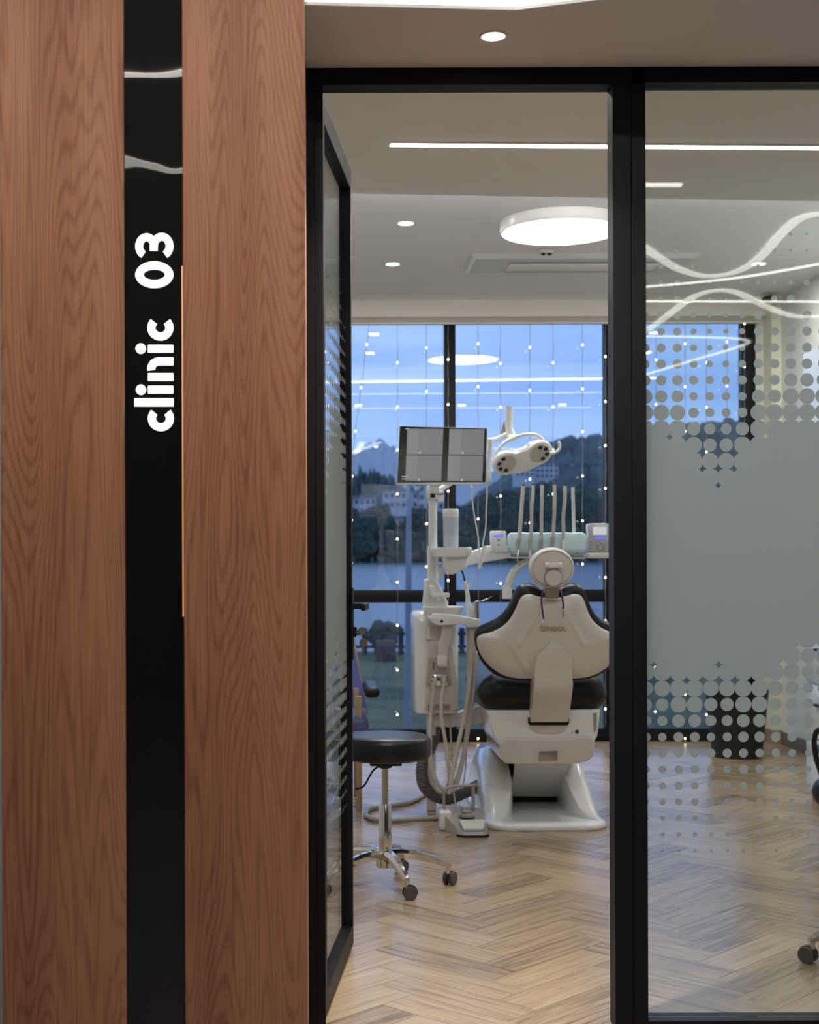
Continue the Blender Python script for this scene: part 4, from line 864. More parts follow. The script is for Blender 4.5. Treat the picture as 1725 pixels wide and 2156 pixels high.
bm = NB(); tube(bm, cr_([O(45, 540, OD+.02), O(100, 530, OD+.03), O(180, 510, OD+.06), O(320, 440, OD+.06)], 5), .012, 12); finish('cross_arm', bm, M['white'], ol)
bm = NB(); tube(bm, cr_([Q(935, 700, UD+.08), Q(1010, 700, UD+.10), Q(1300, 500, UD+.14), Q(1560, 200, OD+.04), O(45, 540, OD+.03)], 6), .014, 12); finish('lamp_arm', bm, M['white'], ol)

# ---------------------------------------------------------------- instrument tray
TD = 7.3
def T(x, y, d=TD): return V(1020+x/6.16, 840+y/6.16, d)
tr = root('instrument_tray', 'swing-arm dental instrument tray under a pale blue cover behind the chair headrest', 'instrument tray', T(830, 2030))
bm = NB(); prism(bm, [T(*p) for p in ((320, 2000), (1320, 2010), (1310, 2075), (330, 2068))], (0, .30, 0), .004); tb = finish('tray_base', bm, M['white'], tr)
bm = NB(); prism(bm, [T(*p, TD-.003) for p in ((340, 2012), (600, 2015), (600, 2050), (345, 2048))], (0, .004, 0)); finish('tray_slot', bm, M['grey'], tb)
bm = NB(); prism(bm, [T(*p, TD-.003) for p in ((1120, 2020), (1300, 2024), (1296, 2058), (1120, 2056))], (0, .004, 0)); finish('tray_slot', bm, M['grey'], tb)
bm = NB(); n = 24; secs = []
for y, dd, x0, x1 in ((1733, .20, 350, 1278), (1735, .004, 338, 1284), (1741, -.006, 330, 1292), (1772, -.008, 304, 1328), (1850, -.010, 298, 1335), (1930, -.010, 308, 1331), (2005, -.012, 330, 1322)):
    secs.append([T(x0+(x1-x0)*k/n, y+(9*math.sin(k*2.3)+4*math.sin(k*5.1) if y > 1990 else 2*math.sin(k*1.3)), TD+dd+.0025*math.sin(k*1.9+y*.01)) for k in range(n+1)])
loft(bm, secs, closed=False); o = finish('tray_cover', bm, M['blue'], tr, sharp=.45)
sm = o.modifiers.new('s', 'SOLIDIFY'); sm.thickness = .004
tips = [((508, 1110), (498, 1200), (485, 1380), (460, 1700), (445, 1860)), ((634, 1100), (630, 1250), (615, 1400), (610, 1650), (597, 1870)), ((748, 1098), (748, 1300), (742, 1500), (742, 1700), (738, 1860)), ((908, 1092), (915, 1250), (910, 1450), (900, 1650), (888, 1830)), ((1045, 1110), (1045, 1300), (1025, 1500), (1028, 1700), (1028, 1870)), ((1152, 1125), (1150, 1200), (1155, 1350), (1160, 1550), (1165, 1740))]
for i, pts in enumerate(tips):
    d = TD-.02 if i < 5 else TD+.05
    bm = NB(); tube(bm, cr_([T(x, y+18, d) for x, y in pts], 6), .0088 if i else .0098, 12); a = finish('hose_arm', bm, M['hose'], tr)
    bm = NB(); lathe(bm, [(.0085, 0), (.009, .004), (.006, .009), (0, .010)], T(pts[0][0], pts[0][1]+20, d), seg=14); finish('arm_tip', bm, M['dark'], a)
    if i < 5:
        x, y = pts[-1]; bm = NB(); tube(bm, [T(x, y-40, d-.006), T(x-2, y+40, d-.008), T(x-3, y+110, d-.01)], [.0095, .008, .005], 12); finish('handpiece', bm, M['steel'] if i != 4 else M['white'], a)
hose([T(445, 1960, TD-.04), T(430, 2060, TD-.06), T(440, 2110, TD-.02), T(470, 2150, TD+.05)], .0045, par=tr)
hose([T(595, 1960, TD-.03), T(590, 2080, TD-.04), T(600, 2200, TD-.02)], .006, par=tr)
# control panels
bm = NB(); prism(bm, [T(*p, TD-.01) for p in ((78, 1722), (98, 1710), (275, 1712), (285, 1730), (300, 1985), (90, 1980))], (0, .04, 0), .004); cpn = finish('control_panel', bm, M['white'], tr)
bm = NB(); prism(bm, [T(*p, TD-.012) for p in ((118, 1762), (246, 1758), (247, 1786), (119, 1790))], (0, .003, 0)); finish('display', bm, M['bluelit'], cpn)
bm = NB()
for x, y in ((185, 1832), (187, 1893)): cyl(bm, T(x, y, TD-.013), T(x, y, TD-.009), .006, 16)
for x in (132, 168, 204, 242): box(bm, T(x, 1948, TD-.011), (.007, .004, .003))
finish('buttons', bm, M['grey'], cpn)
bm = NB(); prism(bm, [T(*p, TD-.01) for p in ((1352, 1990), (1340, 1640), (1350, 1620), (1420, 1612), (1560, 1612), (1640, 1622), (1650, 1640), (1655, 1990))], (0, .05, 0), .005); cp2 = finish('keypad_panel', bm, mat('silver grey plastic', (.50, .52, .54), .35), tr)
bm = NB(); prism(bm, [T(*p, TD-.013) for p in ((1410, 1662), (1588, 1662), (1584, 1762), (1414, 1762))], (0, .004, 0)); finish('screen', bm, M['screenl'], cp2)
bm = NB(); prism(bm, [T(*p, TD-.013) for p in ((1440, 1790), (1572, 1785), (1574, 1815), (1442, 1820))], (0, .004, 0)); finish('display', bm, M['bluelit'], cp2)
bm = NB()
for j in range(4):
    for x in (1385, 1622): box(bm, T(x, 1850+j*42, TD-.012), (.012, .005, .006), .001)
for x, y in ((1460, 1890), (1510, 1880), (1560, 1890), (1460, 1940), (1510, 1960), (1560, 1940)): box(bm, T(x, y, TD-.012), (.010, .005, .006), .001)
finish('keys', bm, M['grey'], cp2)
bm = NB(); tube(bm, cr_([T(1510+38*math.cos(t), 1925+42*math.sin(t), TD-.013) for t in [2*PI*k/10 for k in range(11)]], 2), .0018, 6); finish('key_ring_mark', bm, M['grey'], cp2)
bm = NB(); box(bm, T(1495, 2030, TD+.03), (.125, .09, .03), .006); box(bm, T(1490, 1635, TD-.008), (.045, .006, .004), .001); finish('panel_bracket', bm, M['cream'], tr)
# supporting arms
bm = NB(); prism(bm, [T(*p, TD+.01) for p in ((-200, 1985), (60, 1900), (330, 1900), (330, 2060), (60, 2110), (-230, 2170))], (0, .07, 0), .008, 3); finish('upper_arm', bm, M['white'], tr)
bm = NB(); secs = []
pc = cr_([T(700, 2080, TD+.08), T(560, 2110, TD+.06), T(440, 2180, TD+.05), T(350, 2300, TD+.05), T(305, 2440, TD+.05), T(295, 2520, TD+.05)], 6)
tube(bm, pc, .0225, 16, squash=.8); finish('curved_arm', bm, M['cream'], tr)
bm = NB(); tube(bm, [T(297, 2425, TD+.05), T(295, 2590, TD+.05)], .026, 18); finish('arm_socket', bm, M['white'], tr)
hose([T(330, 2480, TD+.03), T(350, 2420, TD+.03), T(400, 2440, TD+.03), T(480, 2470, TD+.05)], .003, par=tr)

# ---------------------------------------------------------------- foot control and its floor hose
fo = root('foot_control', 'grey-white foot pedal control with wire handle on the floor before the chair', 'foot pedal', (.67, 6.45, 0))
def S3(x, y, d): return V(680+x/2.782, 1480+y/2.782, d)
bm = NB(); secs = [[(.577, 6.52, .0), (.64, 6.36, 0), (.665, 6.335, 0), (.755, 6.335, 0), (.775, 6.36, 0), (.775, 6.60, 0), (.577, 6.62, 0)], [(.577, 6.52, .085), (.64, 6.38, .03), (.665, 6.35, .022), (.755, 6.35, .022), (.775, 6.37, .03), (.775, 6.60, .085), (.577, 6.62, .085)]]
loft(bm, secs); finish('pedal_housing', bm, mat('smoky grey plastic', (.38, .36, .35), .25), fo, sharp=.5)
bm = NB(); box2(bm, (.572, 6.48, .002), (.625, 6.58, .085), .008); finish('side_block', bm, M['cream'], fo)
bm = NB(); lathe(bm, [(.036, 0), (.036, .010), (.030, .014), (.024, .016), (.023, .024), (.018, .027), (0, .028)], (.697, 6.50, .062), seg=32); finish('pedal_button', bm, mat('pedal grey', (.30, .29, .28), .35), fo)
bm = NB(); prism(bm, [(.665, 6.348, .026), (.755, 6.348, .026), (.772, 6.42, .05), (.655, 6.42, .05)], (0, 0, .014), .003); finish('front_pedal', bm, M['cream'], fo)
bm = NB(); loft(bm, [[(.636, 6.348, .0), (.660, 6.325, 0), (.757, 6.325, 0), (.780, 6.348, 0), (.780, 6.45, 0), (.636, 6.45, 0)], [(.636, 6.348, .008), (.660, 6.325, .008), (.757, 6.325, .008), (.780, 6.348, .008), (.780, 6.45, .008), (.636, 6.45, .008)]]); finish('rubber_foot', bm, M['dark'], fo)
bm = NB(); tube(bm, cr_([(.60, 6.56, .08), (.598, 6.56, .15), (.62, 6.56, .185), (.70, 6.58, .19), (.735, 6.58, .19)], 6), .006, 10); tube(bm, [(.735, 6.58, .185), (.733, 6.57, .08)], .0085, 12); tube(bm, cr_([(.655, 6.57, .08), (.648, 6.60, .15), (.646, 6.62, .17)], 3), .004, 8); cyl(bm, (.735, 6.59, .19), (.760, 6.59, .194), .008, 12); finish('wire_handle', bm, M['hosegrey'], fo)
bm = NB(); tube(bm, [(.672, 6.47, .085), (.670, 6.47, .105)], .005, 8); cyl(bm, (.670, 6.455, .107), (.670, 6.485, .107), .007, 10); finish('toggle', bm, M['steel'], fo)
bm = NB(); tube(bm, cr_([(.74, 6.62, .05), (.66, 6.9, .05), (.57, 7.1, .016)], 4), .006, 8)
pts = [G(x, y, .012) for x, y in ((930, 1721), (880, 1724), (820, 1727), (785, 1724), (770, 1714), (780, 1703), (815, 1697), (860, 1690), (895, 1672), (915, 1655))]
pts = cr_(pts+[V(905, 1635, 7.0)+Vector((0, 0, .0))], 8)
bm.free(); bm = NB(); tube(bm, pts, .0115, 12); finish('floor_hose', bm, M['hosegrey'], fo)

# ---------------------------------------------------------------- operator's stool
def make_stool(cx, cy, rotz, label, h=.57):
    st = root('operator_stool', label, 'stool', (cx, cy, 0), 'wheeled operator stools')
    c = Vector((cx, cy, 0))
    bm = NB(); lathe(bm, [(0, h-.09), (.135, h-.09), (.150, h-.088), (.171, h-.080), (.175, h-.070), (.1765, h-.045), (.175, h-.020), (.170, h-.006), (.158, h), (.10, h+.003), (0, h+.004)], c, seg=64); finish('seat', bm, M['blacksoft'], st, sharp=1.2)
    bm = NB(); box(bm, c+Vector((0, 0, h-.10)), (.12, .16, .014), .004); lathe(bm, [(.02, h-.125), (.028, h-.12), (.028, h-.10)], c, seg=20); box(bm, c+Vector((-.006, -.02, h-.108)), (.055, .05, .018), .004); finish('seat_plate', bm, M['dark'], st)
    bm = NB(); cyl(bm, c+Vector((0, 0, .29)), c+Vector((0, 0, h-.11)), .0125, 20); finish('gas_rod', bm, M['steel'], st)
    bm = NB(); lathe(bm, [(.024, .11), (.0245, .115), (.0245, .305), (.022, .31), (.0, .31)], c, seg=28); finish('gas_cylinder', bm, M['chrome'], st)
    bm = NB(); tube(bm, cr_([c+Vector((-.02, -.03, h-.11)), c+Vector((-.05, -.08, h-.125)), c+Vector((-.085, -.14, h-.17)), c+Vector((-.115, -.16, h-.178))], 5), [.0035]*14+[.006]*2, 8); finish('height_lever', bm, M['dark'], st)
    bm = NB(); lathe(bm, [(.028, .068), (.034, .07), (.036, .105), (.036, .125), (.030, .135), (.0, .136)], c, seg=28); hub = finish('base_hub', bm, M['chrome'], st)
    for k in range(5):
        a = rotz+k*2*PI/5; dr = Vector((math.cos(a), math.sin(a), 0)); sd_ = Vector((-dr.y, dr.x, 0)); bm = NB(); secs = []
        for r, z, w, hh in ((.02, .118, .022, .036), (.06, .122, .024, .034), (.12, .116, .020, .030), (.18, .100, .016, .026), (.225, .082, .013, .022), (.248, .072, .011, .016)):
            secs.append([c+dr*r+sd_*p+Vector((0, 0, z+q)) for p, q in ((w, -hh/2), (w, hh*.15), (w*.45, hh/2), (-w*.45, hh/2), (-w, hh*.15), (-w, -hh/2), (-w*.4, -hh*.25), (w*.4, -hh*.25))])
        loft(bm, secs); lathe(bm, [(.008, .040), (.0095, .042), (.011, .072), (.010, .080)], c+dr*.240, seg=14); lg = finish('leg', bm, M['chrome'], st, sharp=.7)
        ca = a*2.3+1.1; cd = Vector((math.cos(ca), math.sin(ca), 0)); cs = Vector((-cd.y, cd.x, 0)); wc = c+dr*.240+cd*.012
        bm = NB()
        for s in (-1, 1): lathe(bm, [(0, 0), (.019, 0), (.0245, .002), (.0255, .006), (.0255, .012), (.024, .014), (0, .014)], wc+Vector((0, 0, .0255))+cs*s*.006, cs*s, 24)
        finish('caster_wheel', bm, M['brown'], lg)
        bm = NB(); o = [wc+Vector((0, 0, .0255))+(cd*math.cos(t)+Vector((0, 0, 1))*math.sin(t))*.0285-cs*.0075 for t in [math.radians(-10+200*k/14) for k in range(15)]]+[wc+Vector((0, 0, .0255))+(cd*math.cos(t)+Vector((0, 0, 1))*math.sin(t))*.008-cs*.0075 for t in [math.radians(190-200*k/8) for k in range(9)]]
        prism(bm, o, cs*.015); finish('caster_hood', bm, M['dark'], lg)
    return st
make_stool(V(811, 1700, 5.42).x, 5.42, math.radians(-2), 'round black stool on five chrome legs standing in the doorway')
p = G(1835, 2000)
make_stool(1.76, 4.39, math.radians(187), 'wheeled stool mostly outside the picture at its lower right edge', .56)
# armchair by the window, mostly behind the door leaf
ac = root('armchair', 'blue-backed armchair with black armrest half hidden behind the open door', 'armchair', (.02, 7.35, 0))
az = V(770, 1450, 7.2).z
bm = NB(); 
for s in (-1, 1):
    bm = NB(); box2(bm, (.02+s*.26-.03, 6.98, az-.028), (.02+s*.26+.045, 7.38, az+.028), .026, 5); finish('armrest', bm, M['blacksoft'], ac, sharp=1.1)
bm = NB(); loft(bm, [[Vector((-.20, 7.45, .46)), Vector((.275, 7.45, .46)), Vector((.275, 7.55, .46)), Vector((-.20, 7.55, .46))], [Vector((-.17, 7.50, .83)), Vector((.20, 7.50, .83)), Vector((.20, 7.58, .83)), Vector((-.17, 7.58, .83))]]); finish('backrest', bm, mat('blue violet fabric', (.12, .14, .42), .8), ac)
bm = NB(); loft(bm, [[Vector((.275, 7.46, .42)), Vector((.287, 7.46, .42)), Vector((.287, 7.56, .42)), Vector((.275, 7.56, .42))], [Vector((.20, 7.51, .84)), Vector((.212, 7.51, .84)), Vector((.212, 7.59, .84)), Vector((.20, 7.59, .84))]]); finish('back_edge', bm, M['woodblk'], ac)
bm = NB(); box2(bm, (-.24, 6.98, .37), (.27, 7.5, .46), .03, 4); finish('seat', bm, mat('blue grey fabric', (.10, .12, .25), .8), ac)
for sx in (-.25, .222):
    for y in (7.02, 7.46): bm = NB(); box2(bm, (sx-.014, y-.014, 0), (sx+.014, y+.014, az-.02), .003); finish('leg', bm, M['woodblk'], ac)

# ---------------------------------------------------------------- waste bin
bp_ = G(1551, 1592); bp_ = Vector((bp_.x, 8.86, 0)); bp_.x = (1551-660)*8.86/F
wb_ = root('waste_bin', 'black tapered waste bin standing before the window behind the glass', 'waste bin', bp_)
bm = NB(); lathe(bm, [(0, 0), (.145, 0), (.150, .004), (.190, .405), (.197, .408), (.197, .42), (.187, .42), (.145, .012), (0, .010)], bp_, seg=48); finish('bin_body', bm, M['dark'], wb_)
# ---------------------------------------------------------------- storage cabinet at the right edge
cx0 = 2.48
cb = root('storage_cabinet', 'white drawer cabinet along the right wall, cut off by the right edge of the picture', 'cabinet', (2.78, 6.3, 0))
bm = NB(); box2(bm, (cx0, 5.4, .06), (XR-.02, 7.15, .90), .003); finish('cabinet_body', bm, M['white'], cb)
bm = NB(); box2(bm, (cx0+.012, 5.42, 0), (XR-.02, 7.13, .06)); finish('plinth', bm, M['woodblk'], cb)
bm = NB(); box2(bm, (cx0-.02, 5.38, .90), (XR-.02, 7.17, .93), .004); finish('worktop', bm, M['cream'], cb)
for y0, y1 in ((5.42, 5.98), (6.0, 6.56), (6.58, 7.13)):
    for i, (z0, z1) in enumerate(((.08, .34), (.35, .61), (.62, .88))):
        bm = NB(); box2(bm, (cx0-.016, y0, z0), (cx0-.001, y1, z1), .002); dw = finish('drawer', bm, M['white'], cb)
        bm = NB(); box2(bm, (cx0-.034, y0+.16, (z0+z1)/2+.03), (cx0-.014, y0+.40, (z0+z1)/2+.042), .002); finish('handle', bm, M['dark'], dw)
wc_ = root('wall_cabinet', 'white upper wall cabinet at the right edge behind the glass panel', 'wall cabinet', (2.94, 7.0, 1.42))
bm = NB(); box2(bm, (2.80, 6.0, 1.42), (XR-.005, 8.09, 2.40), .003); finish('cabinet_body', bm, M['white'], wc_)
for y0, y1 in ((6.01, 6.69), (6.70, 7.38), (7.39, 8.08)):
    bm = NB(); box2(bm, (2.782, y0, 1.43), (2.799, y1, 2.39), .002); finish('door', bm, M['white'], wc_)
# black wheeled chair by the cabinet
p = V(1716, 1640, 6.7); oc_ = root('black_chair', 'black curved chair frame before the white cabinet at the right edge', 'chair', (2.30, 6.2, 0))
bm = NB(); tube(bm, cr_([V(1745, 1530, 6.3), V(1722, 1538, 6.3), V(1715, 1560, 6.3), V(1719, 1595, 6.3), V(1730, 1630, 6.3)], 8), .012, 12); finish('curved_arm', bm, M['blacksoft'], oc_)
bm = NB(); ico(bm, V(1748, 1668, 6.3), .085, 3, (.9, 1, .85)); finish('lower_shell', bm, M['blacksoft'], oc_)
bm = NB(); box2(bm, (2.245, 6.2, .36), (2.42, 6.4, .40), .015, 3); finish('seat', bm, M['blacksoft'], oc_)
bm = NB(); cyl(bm, (2.33, 6.3, 0), (2.33, 6.3, .37), .02, 16); lathe(bm, [(.09, 0), (.09, .01), (.03, .03)], (2.33, 6.3, 0), seg=24); finish('base', bm, M['dark'], oc_)
p = V(1722, 1350, 7.2)
pt = root('potted_plant', 'small plant with thin dark stems on the white cabinet at the right edge', 'plant', (2.62, 7.0, .93))
bm = NB(); lathe(bm, [(0, 0), (.04, 0), (.055, .09), (.05, .09), (0, .08)], (2.62, 7.0, .93), seg=24); finish('pot', bm, mat('terracotta', (.30, .09, .04), .7), pt)
bm = NB()
for k in range(9):
    a = k*2.4; tube(bm, cr_([(2.62, 7.0, 1.01), (2.62+.03*math.cos(a), 7.0+.03*math.sin(a), 1.07), (2.62+.10*math.cos(a), 7.0+.1*math.sin(a), 1.09+.02*(k % 3))], 4), [.003]*5+[.0015]*4, 6)
finish('stems', bm, mat('dark leaf', (.02, .04, .02), .6), pt)

# ---------------------------------------------------------------- fairy light curtain
SY = WY-.10+.03
strs = [(777, 763, 724), (837, 837, 763), (898, 900, 731), (944, 944, 758), (1007, 1007, 723), (1054, 1055, 766), (1116, 1116, 730), (1165, 1165, 763), (1227, 1227, 725), (1275, 1275, 752), (1382, 1380, 759), (1443, 1443, 723), (1488, 1488, 765), (1531, 1531, 719), (1568, 1568, 680), (718, 716, 726), (691, 691, 762)]
where = ['slanting beside the door edge', 'left of the monitor', 'above the left half of the monitor', 'over the central window mullion', 'right of the monitor', 'just left of the operating lamp', 'above the lamp head', 'right of the lamp head', 'between lamp head and right mullion', 'along the right window mullion of the doorway', 'nearest the black post behind the glass panel', 'second behind the right glass panel', 'third behind the right glass panel', 'above the waste bin', 'at the right end of the window', 'seen through the open door leaf near its edge', 'seen through the open door leaf near its hinge']
bmb = NB(); lathe(bmb, [(0, -.0075), (.0045, -.006), (.0065, -.001), (.0045, .005), (0, .0075)], (0, 0, 0), seg=10); bme = bpy.data.meshes.new('bulb'); bmb.to_mesh(bme); bmb.free(); bme.materials.append(M['bulb'])
for f in bme.polygons: f.use_smooth = True
for (xt, xb, y0), wh in zip(strs, where):
    a, z1 = V(xt, 690, SY), 2.80
    x_at = lambda y: xt+(xb-xt)*min(1, (y-690)/130.) if xt == 777 else xt+(xb-xt)*(y-690)/860.
    if xt == 777: x_at = lambda y: xt-(y-690)*.13 if y < 960 else 742-(y-960)*.01
    s = root('fairy_light_string', 'hanging string of tiny warm bulbs %s' % wh, 'string lights', (a.x, SY, z1), 'fairy light strings hung before the window')
    pts = []
    for k in range(46):
        y = 668+k*20; q = V(x_at(y), y, SY); q.x += .0022*math.sin(k*1.7+xt); q.y += .002*math.cos(k*2.3)
        if q.z < .06: break
        pts.append(q)
    bm = NB(); tube(bm, pts, [.0016+.0012*(k % 4 == 0) for k in range(len(pts))], 6); finish('wire', bm, M['wire'], s)
    y = y0-92.5
    while y < 1556:
        if y > 672:
            q = V(x_at(y), y+1.5*math.sin(y), SY-.005); o = bpy.data.objects.new('bulb', bme); C.objects.link(o); o.parent = s; o.location = q-ORG[s]
        y += 92.5

# ---------------------------------------------------------------- outside: lawn, fence, water, far bank
ZG, ZW = -.6, -1.0
def noise_mat(name, c0, c1, sc, rough=.9):
    m = mat(name, c0, rough); t = m.node_tree; b = t.nodes['Principled BSDF']
    tc = nn(t, 'ShaderNodeTexCoord'); n = nn(t, 'ShaderNodeTexNoise', i_Scale=sc, i_Detail=4); cr = nn(t, 'ShaderNodeValToRGB')
    cr.color_ramp.elements[0].position = .35; cr.color_ramp.elements[1].position = .65; cr.color_ramp.elements[0].color = (*c0, 1); cr.color_ramp.elements[1].color = (*c1, 1)
    t.links.new(tc.outputs['Object'], n.inputs['Vector']); t.links.new(n.outputs['Fac'], cr.inputs[0]); t.links.new(cr.outputs[0], b.inputs['Base Color'])
    return m
bm = NB(); N = 30
gv = [[bm.verts.new((-14+34*i/N, WY+.12+18*j/N, ZG+.05*noise.noise(Vector((i*.7, j*.7, 0))))) for i in range(N+1)] for j in range(N+1)]
for j in range(N):
    for i in range(N): bm.faces.new((gv[j][i], gv[j][i+1], gv[j+1][i+1], gv[j+1][i]))
o = finish('lawn', bm, noise_mat('dark grass', (.035, .06, .022), (.11, .12, .055), .9)); struct(o); o.name = 'ground'
wm = mat('canal water', (.03, .07, .12), .2, spec=.6, bump=(1.2, .15, .05))
bm = NB(); box2(bm, (-200, 28, ZW-.3), (400, 470, ZW)); o = finish('canal_water', bm, wm); o['kind'] = 'stuff'; o['label'] = 'blue dusk water of the canal beyond the fence'; o['category'] = 'water'
bm = NB(); box2(bm, (-14, WY+.1, ZG-.6), (20, WY+.13, 0)); box2(bm, (-60, WY+18, ZW-1), (80, WY+18.2, ZG)); struct(finish('wall_outside', bm, mat('concrete edge', (.2, .2, .2), .9))).name = 'trim_4'
bm = NB(); box2(bm, (-200, 470, ZW-1), (400, 700, ZW+.2)); struct(finish('ground', bm, bpy.data.materials['dark grass']))
# picket fence
fr = root('picket_fence', 'low dark picket fence along the far side of the lawn', 'fence', (2, 26.9, ZG))
bm = NB(); x = -3
while x < 13:
    box2(bm, (x, 26.88, ZG), (x+.10, 26.92, ZG+.50)); x += .23
finish('pickets', bm, mat('dark stained timber', (.03, .03, .035), .8), fr)
bm = NB(); box2(bm, (-3, 26.92, ZG+.12), (13, 26.96, ZG+.17)); box2(bm, (-3, 26.92, ZG+.36), (13, 26.96, ZG+.41)); finish('rails', bm, bpy.data.materials['dark stained timber'], fr)
leaf = noise_mat('dark foliage', (.02, .032, .026), (.075, .10, .075), 1.2)  # greens lifted towards blue-green in place of distance haze
OUTL = 1
def shrub(x, y, d, r, sc, name, label, cat, seed, grp=None, ln=True):
    p = V(x, y, d); t = root(name, label, cat, (p.x, d, ZG), grp); bm = NB()
    rr = random.Random(seed)
    for k in range(9): ico(bm, p+Vector((rr.uniform(-.6, .6)*r*sc[0], rr.uniform(-.4, .4)*r, rr.uniform(-.5, .5)*r*sc[2])), r*rr.uniform(.45, .65), 2, (1, 1, 1), .5, seed+k)
    finish('foliage', bm, leaf, t); bm = NB(); tube(bm, [Vector((p.x, d, ZG-.02)), p], [r*.09, r*.05], 8); finish('stem', bm, M['dark'], t)
shrub(812, 1335, 25.5, .26, (1.2, 1, .7), 'bush', 'clipped round bush growing before the fence', 'bush', 5)
pb_ = V(812, 1362, 25.2); o = NB(); box2(o, (pb_.x-.17, 25.0, ZG-.02), (pb_.x+.17, 25.35, pb_.z+.12), .01); tag(center(finish('planter_box', o, mat('brown planter', (.12, .08, .07), .8))), 'square brown planter box under the round bush', 'planter')
# post added outside to stand in for a pale upright reflection in the window
lp = G(858, 1540, ZG); lp = Vector((lp.x, 14.5, ZG)); lp.x = (858-660)*14.5/F
t = root('reflection_post', 'slim grey reflection post added outside for a pale upright streak in the window', 'reflection post', lp)
bm = NB(); tube(bm, [lp+Vector((0, 0, -.02)), lp+Vector((.02, 0, V(868, 985, 14.5).z-ZG))], [.042, .026], 12); finish('pole', bm, mat('painted post', (.22, .26, .34), .5), t)
bm = NB(); lathe(bm, [(0, 0), (.06, 0), (.06, .08), (0, .10)], lp+Vector((.02, 0, V(868, 985, 14.5).z-ZG)), seg=16); finish('post_cap', bm, M['grey'], t)
bm = NB(); lathe(bm, [(.09, 0), (.09, .04), (.045, .06), (.045, .1)], lp, seg=16); finish('foot', bm, M['grey'], t)
# far bank
hill_m = noise_mat('wooded hillside', (.04, .06, .055), (.12, .15, .14), .045)  # bluish lift in the hill colour stands in for haze
def hill(name, label, cat, ridge, d0, d1, m, base=ZW, rough=.06):
    xs = [p[0] for p in ridge]; nx_ = 90; ny = 12; bm = NB(); g_ = []
    def ry(x):
        for (a, b), (c, d) in zip(ridge, ridge[1:]):
            if a <= x <= c: return b+(d-b)*(x-a)/(c-a)
        return ridge[-1][1]
    for j in range(ny+1):
        d = d0+(d1-d0)*j/ny; row = []
        for i in range(nx_+1):
            x = xs[0]+(xs[-1]-xs[0])*i/nx_; q = V(x, 1172, d); top = V(x, ry(x), d1).z-base
            h = top*math.sin(j/ny*PI/2)**.9*(1+rough*noise.noise(Vector((i*.45, j*.8, 3)))*(1 if j else 0)+rough*.6*noise.noise(Vector((i*1.3, j*1.9, 9))))
            row.append(bm.verts.new((q.x, d, base+h)))
        g_.append(row)
    for j in range(ny):
        for i in range(nx_): bm.faces.new((g_[j][i], g_[j][i+1], g_[j+1][i+1], g_[j+1][i]))
    return tag(center(finish(name, bm, m)), label, cat)
hill('wooded_hill', 'dark wooded hill on the right beyond the water', 'hill', [(960, 1075), (1010, 1040), (1060, 1003), (1120, 970), (1165, 935), (1195, 922), (1245, 924), (1290, 918), (1350, 915), (1420, 903), (1500, 893), (1570, 885), (1700, 880)], 515, 640, hill_m, ZW, .07)
hill('wooded_shore', 'low tree-covered far bank left of the hill', 'shore', [(560, 1010), (680, 1020), (745, 1000), (790, 995), (850, 1030), (930, 1050), (955, 1060)], 530, 600, hill_m, ZW, .18)
hill('mountain', 'pale distant mountain peak behind the left far bank', 'mountain', [(560, 990), (680, 965), (740, 960), (775, 940), (800, 925), (830, 945), (870, 968), (940, 985), (1100, 1000)], 2600, 3000, mat('haze-pale rock', (.40, .42, .46), .95), ZW, .05)  # mountain haze is put into the pale rock colour
bw_ = mat('pale rendered wall', (.50, .52, .55), .8); bwin = mat('dark window glass', (.06, .07, .09), .2); broof = mat('grey roof', (.22, .22, .24), .8)
def building(x0, x1, y0, y1, d, fl, nw, label, roof=True, m=None):
    a, b = V(x0, y1, d), V(x1, y0, d); t = root('far_building', label, 'building', ((a.x+b.x)/2, d, a.z), 'buildings on the far bank')
    bm = NB(); box2(bm, (a.x, d, a.z-4), (b.x, d+8, b.z)); finish('walls', bm, m or bw_, t)
    bm = NB(); box2(bm, (a.x-.5, d-.5, b.z), (b.x+.5, d+8.5, b.z+.6)); finish('roof', bm, broof, t)
    bm = NB(); h = (b.z-a.z)/fl; w = (b.x-a.x)/nw
    for i in range(nw):
        for j in range(fl): box2(bm, (a.x+w*(i+.25), d-.15, a.z+h*(j+.3)), (a.x+w*(i+.75), d+.1, a.z+h*(j+.78)))
    finish('windows', bm, bwin, t)
building(882, 935, 1020, 1075, 512, 3, 4, 'pale flat-roofed house on the far bank behind the monitor pole')
building(808, 880, 1035, 1072, 510, 2, 6, 'long low white building on the far bank left of the pole')
building(745, 792, 1048, 1085, 514, 2, 4, 'white house at the left end of the far bank')
building(790, 872, 1090, 1120, 508, 1, 7, 'single-storey pale shed close to the waterline')
building(1128, 1176, 975, 1008, 566, 3, 5, 'white apartment block on the wooded hillside below the lamp head')
building(1085, 1126, 985, 1004, 560, 2, 4, 'small pale building left of the hillside apartment block')
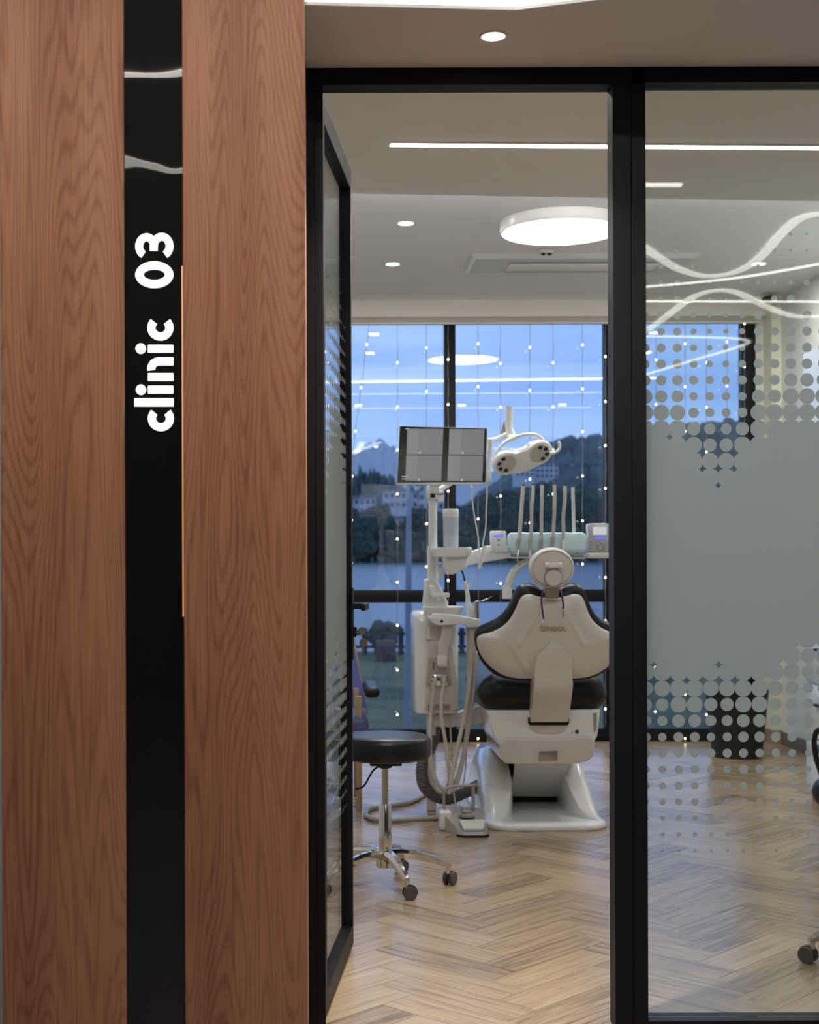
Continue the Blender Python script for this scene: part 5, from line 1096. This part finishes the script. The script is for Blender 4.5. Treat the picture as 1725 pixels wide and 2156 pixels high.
building(1182, 1212, 978, 990, 575, 1, 4, 'low white building on the hillside right of the apartment block', m=mat('bright rendered wall', (.6, .65, .7), .8))
building(1236, 1272, 976, 992, 575, 1, 5, 'long building with turquoise wall at the right of the hillside', m=mat('turquoise wall', (.10, .38, .42), .8))
bm = NB(); pa_ = V(790, 1108, 506); pb2 = V(872, 1103, 506); box2(bm, (pa_.x, 505.5, pa_.z), (pb2.x, 507.9, pb2.z)); tag(center(finish('awning', bm, mat('ochre awning', (.40, .30, .08), .8))), 'long ochre awning on the waterside shed', 'awning')
bm = NB(); pa_ = V(871, 1127, 506); pb2 = V(893, 1115, 506); box2(bm, (pa_.x, 505, pa_.z), (pb2.x, 508, pb2.z)); tag(center(finish('parked_van', bm, mat('bright blue paint', (.03, .20, .60), .5), )), 'small bright blue van on the far bank', 'van')
rr = random.Random(3)
for i, (x, y, r, lb) in enumerate(((752, 1118, 7.5, 'leafless-looking dark tree at the left end of the far bank'), (775, 1112, 8.5, 'tall dark tree left of the waterside shed'), (790, 1150, 6, 'dark shrub tree below the waterside shed'), (835, 1155, 6, 'low dark tree at the waterline below the shed'), (880, 1150, 7, 'dark tree at the waterline behind the unit pole'), (915, 1120, 8, 'round dark tree between pole and mullion'), (990, 1110, 10, 'broad dark tree right of the central mullion'), (1030, 1120, 9, 'dark tree behind the hanging oral camera'), (1075, 1100, 12, 'large dark tree behind the first instrument arms'), (1130, 1095, 13, 'large dark tree behind the middle instrument arms'), (1190, 1090, 13, 'large dark tree behind the last instrument arms'), (1245, 1090, 13, 'large dark tree behind the keypad panel'))):
    p = V(x, y, (478, 492, 505)[i % 3]); t = root('far_tree', lb, 'tree', (p.x, p.y, ZW), 'trees on the far bank'); bm = NB()
    for k in range(8): ico(bm, p+Vector((rr.uniform(-.7, .7)*r, rr.uniform(-.1, .1)*r, rr.uniform(-.6, .5)*r)), r*rr.uniform(.4, .7), 2, (1, .45, 1), .6, i*9+k)
    finish('crown', bm, leaf, t); bm = NB(); tube(bm, [Vector((p.x, p.y, ZW)), p], [r*.1, r*.06], 8); finish('trunk', bm, M['dark'], t)
